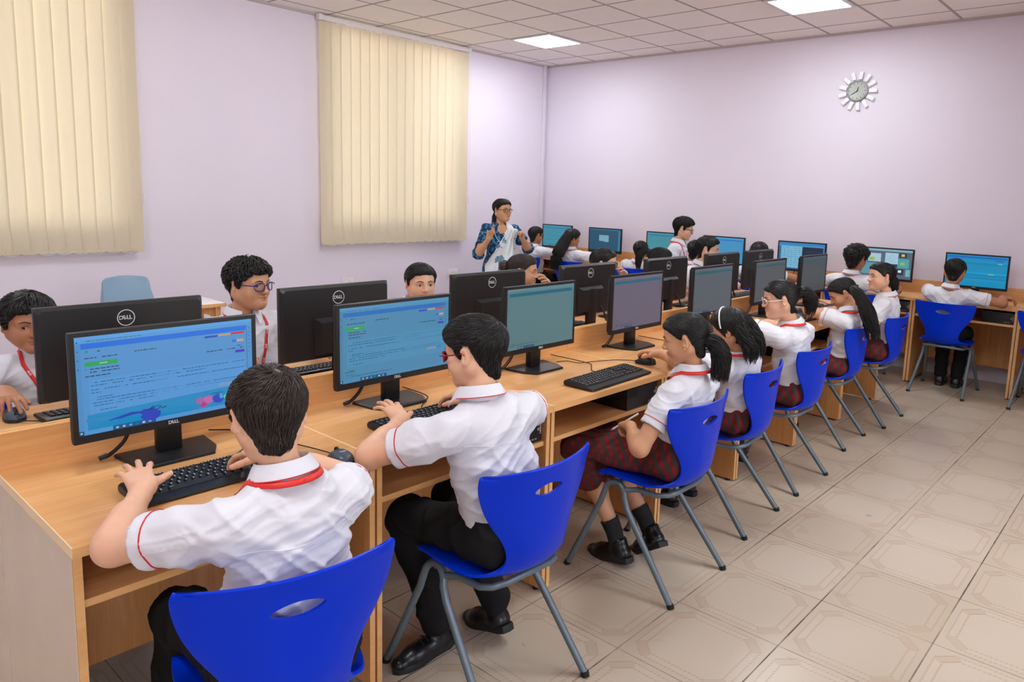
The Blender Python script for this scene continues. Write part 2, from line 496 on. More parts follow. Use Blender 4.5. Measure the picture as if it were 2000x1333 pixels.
# ================================================================ desks
W, YF, ZD, XD = .791, 1.7525, .754, .461
def desk_proto(label, group):
    t = thing('computer_desk', label, 'desk', (0, 0, 0), 0, group)
    tp = MB().box((.001, 0, ZD - .025), (W - .001, .60, ZD), 0)
    o = tp.build('tabletop', [M['wood']], t)
    eb_ = MB().box((.001, -.0015, ZD - .0248), (W - .001, 0, ZD - .0002), 0)
    for x in (.0006, W - .0026): eb_.box((x, 0, ZD - .0248), (x + .002, .5995, ZD + .0004), 1)
    eb_.build('edge_band', [M['edge'], M['cream']], o)
    for x in (.004, W - .022):
        s = MB().box((x, .012, .012), (x + .018, .616, ZD - .0252)).build('side_panel', M['woodz'], t)
        MB().box((x, .0105, .012), (x + .018, .012, ZD - .0252)).build('edge_band', M['edge'], s)
        for y in (.05, .55): MB().lathe([(.012, 0), (.012, .012)], 10, (x + .009, y, 0)).build('levelling_foot', M['rubber'], s)
    s = MB().box((.022, .025, .597), (W - .022, .50, .615)).build('shelf', M['wood'], t)
    MB().box((.022, .0235, .597), (W - .022, .025, .615)).build('edge_band', M['edge'], s)
    MB().box((.022, .50, .16), (W - .022, .515, ZD - .0252)).build('modesty_panel', M['woodz'], t)
    u = MB().box((.001, .60, ZD - .025), (W - .001, .616, .860)).build('upstand', M['wood'], t)
    MB().box((.001, .5995, .860), (W - .001, .6165, .8615)).build('edge_band', M['edge'], u)
    MB().lathe([(0, ZD + .001), (.037, ZD + .001), (.04, ZD + .0003), (.04, ZD - .004), (0, ZD - .004)], 28, (.236, .548, 0)).build('cable_grommet', M['grommet'], t)
    return t
names = ['leftmost, holding the big blue screen', 'second from the left end', 'third from the left end', 'fourth from the left end', 'fifth from the left end', 'sixth from the left end', 'last before the back wall']
desks = []
d0 = desk_proto('wooden computer desk of the near row, ' + names[0], 'desks of the near row')
d0.location = (XD, YF, 0)
for k in range(1, 7):
    dup(d0, label='wooden computer desk of the near row, ' + names[k], loc=(XD + W * k, YF, 0))
YS = YF + .6165 * 2 + .003
for k in range(7):
    d = dup(d0, label='wooden computer desk of the far row, ' + names[k].replace('holding the big blue screen', 'where the boy with the mouse sits'), loc=(XD + W * (k + 1), YS + YF - YF + .0 + .0, 0), rotz=pi)
    d.location = (XD + W * (k + 1), YF + .6165 * 2 + .003, 0); d['group'] = 'desks of the far row'
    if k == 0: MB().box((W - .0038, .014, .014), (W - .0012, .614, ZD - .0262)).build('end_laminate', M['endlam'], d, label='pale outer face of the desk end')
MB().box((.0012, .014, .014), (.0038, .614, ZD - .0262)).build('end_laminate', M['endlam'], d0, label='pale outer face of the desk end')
XB, YB = 6.82, 6.52
bn = ['in the corner beside the woman in blue', 'where the girl with loose long hair sits', 'third from the corner', 'fourth from the corner', 'behind the black-haired girl in the middle', 'where the curly-haired boy sits', 'where the boy in front of the bright cyan screen sits', 'at the right edge of the photo']
for k in range(8):
    d = dup(d0, label='wooden computer desk along the back wall, ' + bn[k].replace('where the boy in front of the bright cyan screen sits', 'under the bright cyan screen'), loc=(XB, YB - W * k, 0), rotz=-pi / 2); d['group'] = 'desks along the back wall'

# ================================================================ blue chairs
def lerp_tab(tab, x):
    xs = [a for a, b in tab]; return float(np.interp(x, xs, [b for a, b in tab]))
def chair_proto():
    t = thing('school_chair', 'x', 'chair')
    # shell centre line (y, z) by arc parameter
    line = [(.185, .405), (.178, .425), (.15, .434), (.08, .430), (0, .424), (-.07, .420), (-.125, .424), (-.165, .442), (-.19, .475), (-.203, .52), (-.208, .57), (-.21, .62), (-.212, .67), (-.216, .72), (-.222, .755), (-.226, .772)]
    hw = [.155, .178, .19, .196, .196, .188, .168, .140, .122, .125, .145, .178, .205, .221, .224, .212]
    curl = [.0, .004, .008, .014, .018, .022, .026, .028, .028, .032, .04, .048, .054, .058, .058, .056]
    # smooth resample
    s = np.linspace(0, len(line) - 1, 46); q = np.arange(len(line))
    def cr(a):
        a = np.asarray(a, float); out = []
        for v in s:
            i = int(min(len(a) - 2, math.floor(v))); f = v - i
            p0, p1, p2, p3 = a[max(i - 1, 0)], a[i], a[i + 1], a[min(i + 2, len(a) - 1)]
            out.append(.5 * (2 * p1 + (p2 - p0) * f + (2 * p0 - 5 * p1 + 4 * p2 - p3) * f * f + (3 * p1 - p0 - 3 * p2 + p3) * f ** 3))
        return np.array(out)
    ys, zs, hs, cs = cr([a for a, b in line]), cr([b for a, b in line]), cr(hw), cr(curl)
    P = []
    nj = 25
    for i in range(len(s)):
        t0 = np.array([ys[min(i + 1, 45)] - ys[max(i - 1, 0)], zs[min(i + 1, 45)] - zs[max(i - 1, 0)]]); t0 /= np.hypot(*t0)
        nrm = np.array([t0[1], -t0[0]])  # toward the sitter: up on the seat, forward on the back
        if nrm[1] < 0 and i < 20: nrm = -nrm
        if i >= 20 and nrm[0] < 0: nrm = -nrm
        row = []
        for j in range(nj):
            u = j / (nj - 1) * 2 - 1
            c = cs[i] * abs(u) ** 2.2
            dz = -.012 * abs(u) ** 3 if i > 43 else 0
            row.append((hs[i] * u, ys[i] + nrm[0] * c, zs[i] + nrm[1] * c + dz))
        P.append(row)
    sh = MB().grid(P).build('shell', M['blue'], t, ang=60)
    md = sh.modifiers.new('s', 'SOLIDIFY'); md.thickness = .009; md.offset = 0
    md = sh.modifiers.new('b', 'BEVEL'); md.width = .003; md.segments = 2; md.limit_method = 'ANGLE'; md.angle_limit = radians(50)
    cut = MB(); A = Matrix.Rotation(-pi / 2, 4, 'X')
    prof = [(1, -.15), (1, .15)]
    vs = []; n = 32
    for z in (-.12, .12):
        for k in range(n):
            w = 2 * pi * k / n
            vs.append((.056 * cos(w), -.20 + z, .700 + .0175 * sin(w) * abs(sin(w)) ** .0 * (1 - .25 * cos(w) ** 2)))
    cut.add(vs, [(k, (k + 1) % n, n + (k + 1) % n, n + k) for k in range(n)] + [tuple(reversed(range(n))), tuple(range(n, 2 * n))])
    co = cut.build('cut', M['blue'])
    md = sh.modifiers.new('h', 'BOOLEAN'); md.object = co; md.operation = 'DIFFERENCE'; md.solver = 'EXACT'
    bake(sh); shade(sh.data, 40)
    bpy.data.objects.remove(co)
    for sx in (-1, 1):
        f = MB()
        x1, x2 = sx * .165, sx * .205
        pts = [(x2 + sx * .012, .292, .008), (sx * .18, .16, .31)]
        for k in range(9):
            a = pi * k / 8; pts.append((sx * (.178 - .012 * sin(a)), .095 + .05 * cos(a), .355 + .05 * sin(a)))
        pts += [(sx * .178, .03, .31), (x2, -.208, .008)]
        f.tube(pts, .0125, 12)
        lg = f.build('leg_frame', M['steel'], t)
        for fp in ([(x2 + sx * .0125, .296, .0), (x2 + sx * .0115, .289, .016)], [(x2, -.2105, 0), (x2, -.205, .016)]): MB().tube(fp, .0142, 12).build('rubber_foot', M['rubber'], lg)
    r = MB().tube([(-.172, .045, .388), (-.155, .0, .398), (-.15, -.09, .398), (-.13, -.125, .404), (-.09, -.14, .408), (.09, -.14, .408), (.13, -.125, .404), (.15, -.09, .398), (.155, 0, .398), (.172, .045, .388)], .0105, 10)
    r.tube([(-.17, .10, .396), (.17, .10, .396)], .0105, 10)
    r.build('seat_rail', M['steel'], t)
    return t
CH = chair_proto()
CHN = [  # x, y, yaw deg, label
    (.775, 1.49, -14, 'blue plastic school chair of the boy typing at the big screen, nearest the camera', 'near'),
    (1.555, 1.545, -3, 'blue plastic school chair of the boy with red glasses', 'near'),
    (2.485, 1.545, 0, 'blue plastic school chair of the girl holding a mouse in the checked skirt', 'near'),
    (3.20, 1.62, 4, 'blue plastic school chair of the girl with the white hairband', 'near'),
    (3.878, 1.64, 0, 'blue plastic school chair of the girl with white glasses', 'near'),
    (4.775, 1.72, 2, 'blue plastic school chair of the girl bending her head over the desk', 'near'),
    (5.465, 1.68, 0, 'blue plastic school chair of the girl looking sideways, last of the near row', 'near'),
    (6.71, 1.455, -90, 'blue plastic school chair of the boy before the bright cyan screen', 'back'),
    (6.72, .722, -90, 'empty blue plastic school chair cut off by the right edge of the photo', 'back'),
    (6.70, 2.22, -90, 'blue plastic school chair of the curly-haired boy at the back wall', 'back'),
    (6.70, 3.10, -90, 'blue plastic school chair of the long-haired girl with her back turned', 'back'),
    (6.70, 3.87, -90, 'blue plastic school chair hidden behind the standing boy', 'back'),
    (6.70, 4.62, -90, 'blue plastic school chair of the short-haired boy at the back wall', 'back'),
    (6.70, 5.465, -90, 'blue plastic school chair of the girl with loose waist-long hair', 'back'),
    (6.70, 6.12, -90, 'blue plastic school chair of the boy half hidden by the woman', 'back')]
YFAR = YF + .6165 * 2 + .003
for k, nm in enumerate(['the boy with the mouse', 'the boy with blue glasses', 'the boy peering over a screen', 'the girl with a hair bun', 'the child with glasses in the far row', 'the ponytail girl in the far row', 'the short-haired boy at the far end']):
    CHN.append((XD + W * (k + .5), YFAR + .22, 180, 'blue plastic school chair behind the desks, seating ' + nm, 'far'))
for i, (x, y, a, lab, g) in enumerate(CHN):
    o = CH if i == 0 else dup(CH)
    o.location = (x, y, 0); o.rotation_euler = (0, 0, radians(a)); o['label'] = lab
    o['group'] = {'near': 'blue chairs of the near row', 'back': 'blue chairs at the back wall', 'far': 'blue chairs of the far row'}[g]

# pale blue chair and white table by the left wall
t = thing('stacking_chair', 'pale grey-blue plastic chair behind the white table', 'chair', (2.05, 5.86, 0))
bk = []
for i in range(9):
    z = .62 + .205 * i / 8; row = []
    for j in range(13):
        u = j / 6 - 1; hw_ = .172 - .012 * (i / 8) - (.03 * max(0, (i - 6) / 2) ** 2 if i > 6 else 0)
        row.append((hw_ * u, .14 + .05 * (i / 8) - .03 * u * u + .03, z - (.018 * (1 - u * u) if i == 0 else 0) - (.012 * u * u if i == 8 else 0)))
    bk.append(row)
b = MB().grid(bk).build('backrest', M['palechair'], t, 60)
md = b.modifiers.new('s', 'SOLIDIFY'); md.thickness = .018; md.offset = 0
md = b.modifiers.new('b', 'BEVEL'); md.width = .006; md.segments = 3; bake(b); shade(b.data, 45)
for s in (-1, 1):
    MB().tube([(s * .150, .190, .775), (s * .168, .165, .66), (s * .178, .14, .55), (s * .18, .12, .44)], [.008, .014, .017, .017], 10).build('back_post', M['palechair'], t)
    for y0, y1 in ((.15, .20), (-.16, -.20)):
        MB().tube([(s * .16, y0, .43), (s * .19, y1, .005)], .012, 10).build('leg', M['steel'], t)
MB().box((-.19, -.19, .425), (.19, .17, .447), r=.01).build('seat', M['palechair'], t)
t = thing('student_table', 'small white-topped table with beech edges by the left wall', 'table', (2.11, 5.46, 0))
MB().box((-.335, -.178, .655), (.335, .178, .678), r=.002).build('tabletop', M['whitetop'], t)
e = MB()
for s in (-1, 1):
    e.box((-.339, s * .18 - .003, .652), (.339, s * .18 + .003, .6765)); e.box((s * .338 - .003, -.183, .652), (s * .338 + .003, .183, .6765))
e.build('edge_band', M['edge'], t)
for s in (-1, 1):
    for q in (-1, 1):
        MB().box((s * .29 - .02, q * .14 - .02, 0), (s * .29 + .02, q * .14 + .02, .655), r=.004).build('leg', M['woodz'], t)
ap = MB()
for q in (-1, 1):
    P = [(-.27, .655), (.27, .655), (.27, .55), (.24, .59), (.2, .605), (-.2, .605), (-.24, .59), (-.27, .55)]
    n = len(P); y0, y1 = q * .14 - .008, q * .14 + .008
    ap.add([(x, y0, z) for x, z in P] + [(x, y1, z) for x, z in P], [tuple(range(n)), tuple(reversed(range(n, 2 * n)))] + [(i, (i + 1) % n, n + (i + 1) % n, n + i) for i in range(n)])
ap.build('apron', M['woodz'], t)
# ================================================================ monitors
EM = {}
def em(rgb, k=.70):
    key = (rgb, k)
    if key not in EM: EM[key] = emit('screen_%02x%02x%02x' % rgb, rgb, k)
    return EM[key]
SW, SH = .478, .267          # lit area
def words(q, rnd, u0, u1, v, h, col, gap=.3):
    """a line of tiny unreadable words"""
    u = u0
    while u < u1:
        w = rnd.uniform(.006, .026)
        if rnd.random() > .12: q.append((u, v, min(u + w, u1), v + h, col))
        u += w + .005
def page(st, seed=0):
    """rectangles (u0, v0, u1, v1, colour) of a screen page, v from the top"""
    rnd = random.Random(seed); q = []
    bg = st['bg']; q.append((0, 0, 1, 1, bg))
    D = lambda c, k: tuple(max(0, min(255, int(x * k))) for x in c)
    k = st.get('kind', 'page')
    if k == 'page':
        q.append((0, 0, 1, .035, D(bg, 1.1))); q.append((0, .035, 1, .065, D(bg, 1.05)))
        words(q, rnd, .06, .34, .045, .006, D(bg, .6))
        q.append((.03, .07, .96, .125, st['bar']))
        q.append((0, .07, .028, .95, D(bg, .96))); q.append((.965, .07, .967, .62, D(bg, .35)))
        for i in range(7): q.append((.978, .1 + i * .045, .984, .108 + i * .045, D(bg, .4)))
        for i in range(4): q.append((.009, .05 + i * .09, .016, .062 + i * .09, D(bg, .45)))
        if st.get('detail', 1):
            q.append((.70, .145, .78, .165, (20, 60, 190))); q.append((.785, .14, .86, .16, (190, 160, 120))); q.append((.865, .135, .95, .158, (200, 40, 50)))
            q.append((.87, .22, .90, .25, (30, 110, 215))); q.append((.90, .22, .945, .25, (190, 165, 130)))
            q.append((.045, .26, .21, .305, (25, 165, 85))); q.append((.12, .277, .16, .288, (180, 220, 190)))
            q.append((.05, .14, .065, .165, (40, 140, 140))); q.append((.045, .325, .054, .337, (40, 140, 120)))
            for (a, b, v) in ((.09, .13, .152), (.045, .21, .215), (.3, .42, .2), (.07, .22, .33), (.07, .22, .36), (.045, .17, .40)): words(q, rnd, a, b, v, .010, D(bg, .42))
            words(q, rnd, .9, .945, .29, .008, D(bg, .5)); words(q, rnd, .71, .945, .315, .010, D(bg, .4)); q.append((.89, .345, .95, .375, (60, 50, 190)))
        if st.get('text', 1):
            q.append((.06, .44, .955, .80, D(bg, 1.04)))
            for (a, b, v) in ((.09, .95, .47), (.07, .70, .50), (.07, .95, .545), (.07, .12, .575), (.10, .22, .625), (.08, .95, .65), (.075, .95, .68), (.08, .4, .71), (.11, .2, .76)): words(q, rnd, a, b, v, .008, D(bg, .5))
        if st.get('detail', 1):
            q.append((.78, .70, .875, .735, (205, 170, 110))); q.append((.88, .70, .93, .73, (30, 110, 215)))
            q.append((.075, .835, .12, .865, (20, 125, 130))); words(q, rnd, .04, .07, .85, .01, D(bg, .4))
        if not st.get('art'):
            for (a, b, v) in ((.05, .12, .89), (.07, .45, .915), (.05, .1, .93)): words(q, rnd, a, b, v, .008, D(bg, .55))
        q.append((0, .955, 1, 1, D(bg, 1.02))); q.append((0, .955, .025, 1, (10, 30, 60))); q.append((.007, .968, .017, .985, (220, 230, 240)))
        q.append((.17, .955, .40, 1, (12, 60, 110)))
        for i, c in enumerate([(200, 215, 225), (230, 210, 160), (120, 190, 230), (40, 130, 150), (220, 235, 240), (200, 170, 160)]): q.append((.185 + i * .035, .968, .20 + i * .035, .988, c))
    elif k == 'dialog':
        q.append((0, 0, 1, .06, st['bar'])); q.append((.93, .06, 1, .95, D(bg, 1.5)))
        q.append((.32, .28, .63, .55, (120, 170, 190))); q.append((.48, .5, .63, .58, (120, 170, 190))); words(q, rnd, .34, .6, .36, .012, (80, 120, 150))
        q.append((0, .95, 1, 1, D(bg, .6)))
    elif k == 'sheet':
        q.append((0, 0, 1, .1, (40, 130, 200))); q.append((0, .1, 1, .14, (90, 150, 180))); q.append((.05, .14, .52, .95, (120, 185, 215)))
        for i in range(6): q.append((.05 + i * .08, .14, .053 + i * .08, .95, (70, 120, 160)))
        for i in range(9): words(q, rnd, .07, .5, .2 + i * .08, .012, (60, 100, 140))
        q.append((.52, .14, .97, .95, (18, 38, 62))); words(q, rnd, .56, .9, .3, .02, (60, 120, 170)); q.append((.97, .1, 1, .95, (50, 130, 190)))
    elif k == 'windows':
        q.append((0, 0, 1, .07, (130, 180, 200)))
        for (a, b, c, d, col) in ((.03, .1, .16, .32, (110, 130, 140)), (.18, .16, .42, .45, (170, 205, 215)), (.2, .3, .3, .42, (150, 190, 90)), (.5, .12, .74, .5, (175, 210, 225)), (.62, .5, .8, .6, (20, 60, 80)), (.76, .1, .9, .26, (40, 60, 70)), (.8, .14, .86, .22, (210, 200, 120)), (.74, .3, .95, .62, (70, 165, 165)), (.79, .42, .87, .52, (160, 180, 90)), (.7, .66, .86, .86, (30, 45, 60)), (.76, .7, .82, .78, (220, 235, 240)), (.9, .66, .98, .9, (110, 180, 190)), (.5, .62, .68, .9, (120, 175, 190)), (.05, .5, .45, .9, (90, 150, 165))): q.append((a, b, c, d, col))
        for i in range(8): words(q, rnd, .52, .72, .16 + i * .04, .012, (110, 150, 170))
    elif k == 'stripes':
        for i in range(9):
            v = rnd.uniform(.12, .9); q.append((0, v, 1, v + rnd.uniform(.02, .07), D(bg, rnd.uniform(.9, 1.12))))
        q.append((.02, .04, .98, .09, st['bar'])); q.append((.8, .13, .93, .155, (60, 60, 170))); q.append((.84, .22, .92, .245, (120, 190, 200))); q.append((.7, .57, .8, .6, (130, 190, 200)))
    if st.get('art'):
        q.append((.045, .875, 1, .955, (20, 140, 200)))
    return q
def art_polys():
    """the flat drawing at the foot of the first page: blots, twigs, leaves"""
    out = []
    def blob(cx, cy, rx, ry, col, n=18, jag=.18, seed=1):
        r = random.Random(seed)
        out.append(([(cx + rx * cos(2 * pi * i / n) * (1 + r.uniform(-jag, jag)), cy + ry * sin(2 * pi * i / n) * (1 + r.uniform(-jag, jag))) for i in range(n)], col))
    for i in range(6): out.append(([(.02 * 0 + .045 + 0 * i, .80 + .0 * i), (1, .745), (1, .955), (.045, .955)], (18, 138, 196))) if i == 0 else None
    blob(.375, .915, .055, .058, (24, 62, 190), 22, .12, 3); blob(.36, .87, .05, .03, (24, 62, 190), 16, .2, 4)
    out.append(([(.335, .86), (.27, .845), (.21, .865), (.155, .885), (.15, .895), (.215, .885), (.19, .905), (.235, .885), (.29, .875), (.34, .88)], (18, 62, 175)))
    for (x0, y0, x1, y1) in ((.35, .86, .39, .82), (.38, .82, .43, .83), (.41, .83, .46, .86), (.40, .87, .43, .84), (.43, .86, .46, .845), (.36, .85, .40, .835)):
        out.append(([(x0, y0), (x1, y1), (x1 + .004, y1 + .006), (x0 + .006, y0 + .006)], (10, 36, 110)))
    blob(.66, .86, .028, .035, (165, 98, 165), 16, .25, 6); blob(.71, .865, .03, .05, (190, 100, 170), 16, .25, 7); blob(.68, .915, .025, .03, (190, 50, 130), 12, .35, 8)
    blob(.775, .87, .04, .055, (28, 72, 190), 18, .2, 9); blob(.79, .85, .012, .03, (70, 160, 220), 10, .3, 10)
    blob(.84, .865, .03, .05, (90, 210, 130), 16, .3, 11); blob(.885, .86, .025, .05, (40, 170, 200), 14, .3, 12)
    out.append(([(.70, .825), (.74, .80), (.79, .80), (.82, .82), (.79, .806), (.74, .807)], (14, 40, 110)))
    return out
def monitor(name_label, st, loc, rotz, group, logo_back=True, w=.505, tilt=0.0, seed=0):
    t = thing('monitor', name_label, 'computer monitor', loc, rotz, group)
    k = w / .505; z0, z1 = .09, .392; hw = w / 2
    cs = MB().box((-hw, -.015, z0), (hw, .004, z1), r=.0035)
    # rear housing
    P = []
    for (ins, y) in ((.0, .004), (.010, .018), (.05, .028), (.09, .044)):
        x, za, zb = hw - ins * 1.0, z0 + ins * .8, z1 - ins * 1.0
        if ins == .09: x, za, zb = hw - .13, z0 + .03, z1 - .11
        c = .01; P.append([(-x + c, y, za), (x - c, y, za), (x, y, za + c), (x, y, zb - c), (x - c, y, zb), (-x + c, y, zb), (-x, y, zb - c), (-x, y, za + c)])
    cs.grid(P[:2], closed=True); cs.poly(P[1])
    cs.grid([[(-.11, .018, z0 + .02), (.11, .018, z0 + .02), (.11, .018, z0 + .17), (-.11, .018, z0 + .17)], [(-.095, .045, z0 + .025), (.095, .045, z0 + .025), (.095, .045, z0 + .155), (-.095, .045, z0 + .155)]], closed=True)
    cs.poly([(-.095, .045, z0 + .025), (.095, .045, z0 + .025), (.095, .045, z0 + .155), (-.095, .045, z0 + .155)])
    cso = cs.build('casing', M['blackback'], t, 30)
    # screen
    sw = SW * k / 2; zt = z1 - .0125; zb = zt - SH
    mats, idx = [], {}
    def mi(c):
        if c not in idx: idx[c] = len(mats); mats.append(em(c))
        return idx[c]
    sc = MB(); seen = 0
    for n_, (u0, v0, u1, v1, c) in enumerate(page(st, seed)):
        y = -.0152 - (.0 if n_ == 0 else .00012 + .00001 * min(n_, 12))
        X = lambda u: -sw + 2 * sw * u
        Z = lambda v: zt - SH * v
        sc.quad((X(u0), y, Z(v1)), (X(u1), y, Z(v1)), (X(u1), y, Z(v0)), (X(u0), y, Z(v0)), mi(c))
    if st.get('art'):
        for n_, (pts, c) in enumerate(art_polys()):
            sc.poly([(-sw + 2 * sw * u, -.01545 - .00004 * n_, zt - SH * v) for u, v in pts], mi(c))
    sc.build('screen', mats, t, ang=None)
    b = MB(); d = .0153
    for (x0, x1, za, zc) in ((-hw + .001, -sw, z0 + .001, z1 - .001), (sw, hw - .001, z0 + .001, z1 - .001), (-sw, sw, zt, z1 - .001), (-sw, sw, z0 + .001, zb)):
        b.box((x0, -.0172, za), (x1, -.0148, zc))
    b.build('bezel', M['black'], t)
    # maker's word on the bezel and ring on the back
    lg = MB()
    def word(o, x, y, s):
        for ch, dx, rot in (('D', -1.06, 0), ('E', -.32, 28), ('L', .42, 0), ('L', 1.0, 0)):
            m = frame_M(o, x, y) @ Matrix.Translation((dx * s * .76, 0, 0)) @ Matrix.Rotation(radians(rot), 4, 'Z')
            lg.add(*text_mesh(ch, s, m, .0002, .02 * s))
    word((0, -.0174, z0 + .012), (1, 0, 0), (0, 0, 1), .0135)
    lg.build('maker_logo', M['logo'], t, ang=None); lg = MB()
    if logo_back:
        o = Vector((0, .0184, z1 - .052))
        word(o, (-1, 0, 0), (0, 0, 1), .0185)
        ring = []
        for r_ in (.0245, .0272): ring.append([(o.x + r_ * cos(2 * pi * i / 48), o.y + .0004, o.z + r_ * sin(2 * pi * i / 48)) for i in range(48)])
        lg.grid(ring, closed=True)
    if logo_back: lg.build('back_badge', M['logo'], t, ang=None)
    st_ = MB().box((-.034, .012, .008), (.034, .046, .25), r=.006)
    st_.build('stand_column', M['black'], t)
    bp = [(-.128, .085), (.128, .085), (.118, -.02), (.088, -.078), (-.088, -.078), (-.118, -.02)]
    B = MB(); n = len(bp)
    B.grid([[(x, y, 0) for x, y in bp], [(x, y, .006) for x, y in bp], [(x * .97, y * .97, .0095) for x, y in bp]], closed=True)
    B.poly([(x * .97, y * .97, .0095) for x, y in bp]); B.poly([(x, y, 0) for x, y in reversed(bp)])
    B.build('stand_base', M['black'], t)
    pc = MB()
    for i, (a, r_) in enumerate(((.02, .0035), (.028, .003))):
        pc.tube(smooth([(-.03 - a, .03, .17), (-.06 - a, .055, .12), (-.10, .07 + .01 * i, .05), (-.142, .072 + .012 * i, .013), (-.165, .075 + .012 * i, .009)], 5), r_, 7)
    pc.tube([(-.168, .078, .0085), (-.146, .077, .014)], .007, 8)
    pc.build('cable', M['black'], t)
    return t
def smooth(p, n=6):
    p = [np.array(a, float) for a in p]; out = []
    for i in range(len(p) - 1):
        p0, p1, p2, p3 = p[max(i - 1, 0)], p[i], p[i + 1], p[min(i + 2, len(p) - 1)]
        for j in range(n):
            f = j / n
            out.append(tuple(.5 * (2 * p1 + (p2 - p0) * f + (2 * p0 - 5 * p1 + 4 * p2 - p3) * f * f + (3 * p1 - p0 - 3 * p2 + p3) * f ** 3)))
    out.append(tuple(p[-1])); return out

YM = 2.187
near = [(.845, dict(bg=(78, 146, 206), bar=(10, 108, 222), art=1), 'monitor with a blue page and drawing, before the boy nearest the camera', .505, 0),
        (1.638, dict(bg=(70, 136, 176), bar=(14, 108, 190)), 'monitor with a blue page, before the boy with red glasses', .515, 0),
        (2.43, dict(bg=(84, 122, 128), bar=(0, 98, 124), detail=0, text=0), 'monitor with a dull teal page, third of the near row', .47, 0),
        (3.19, dict(bg=(98, 94, 112), bar=(8, 98, 122), detail=0, text=0), 'monitor with a dull purple page, fourth of the near row', .47, 0),
        (3.99, dict(bg=(80, 92, 100), bar=(10, 90, 102), detail=0, text=0), 'monitor with a grey-green page, fifth of the near row', .49, 0),
        (4.79, dict(bg=(76, 82, 86), bar=(20, 84, 90), detail=0, text=0), 'monitor with a dark page before the girl with white glasses', .49, 0),
        (5.56, dict(bg=(66, 72, 74), bar=(30, 80, 84), detail=0, text=0), 'monitor with the darkest page, last of the near row', .49, 0)]
for i, (x, st, lab, w_, rz) in enumerate(near): monitor(lab, st, (x, YM, ZD + .0012), rz, 'monitors of the near row', False, w_, seed=i)
YMF = 2.655
far = [(.89, 0, 'black monitor seen from behind, hiding half the face of the boy with the mouse'), (1.69, 0, 'black monitor seen from behind, right of the boy with blue glasses'),
       (2.57, 0, 'black monitor seen from behind, before the girl with a hair bun'), (3.37, 0, 'black monitor seen from behind, before the child with glasses'),
       (4.215, 0, 'black monitor seen from behind, below the standing boy'), (4.99, 0, 'black monitor seen from behind, covering the chin of the short-haired boy'), (5.60, 0, 'black monitor seen from behind, last of the far row')]
for i, (x, rz, lab) in enumerate(far): monitor(lab, dict(bg=(90, 150, 190), bar=(18, 112, 222)), (x, YMF, ZD + .0012), pi, 'monitors of the far row', True, .505, seed=20 + i)
back = [(6.215, dict(bg=(58, 138, 160), bar=(40, 120, 165), detail=0), 'monitor on the back wall desks in the corner, beside the woman'),
        (5.44, dict(bg=(24, 80, 108), bar=(30, 110, 140), kind='dialog'), 'monitor at the back wall with one pale box on a dark page'),
        (4.58, dict(bg=(62, 140, 156), bar=(24, 120, 160), detail=0), 'monitor at the back wall behind the standing boy'),
        (3.83, dict(bg=(62, 146, 196), bar=(30, 118, 200), detail=0), 'monitor at the back wall with a light blue page'),
        (2.96, dict(bg=(36, 100, 150), bar=(0, 0, 0), kind='sheet'), 'monitor at the back wall with a table beside a dark panel'),
        (2.15, dict(bg=(88, 98, 122), bar=(0, 0, 0), kind='windows'), 'monitor at the back wall crowded with small windows'),
        (1.39, dict(bg=(0, 140, 188), bar=(20, 90, 200), kind='stripes'), 'monitor at the back wall with a bright cyan page, nearest the right edge')]
for i, (y, st, lab) in enumerate(back): monitor(lab, st, (7.20 + .015, y, ZD + .0012), -pi / 2, 'monitors at the back wall', False, .50, seed=40 + i)

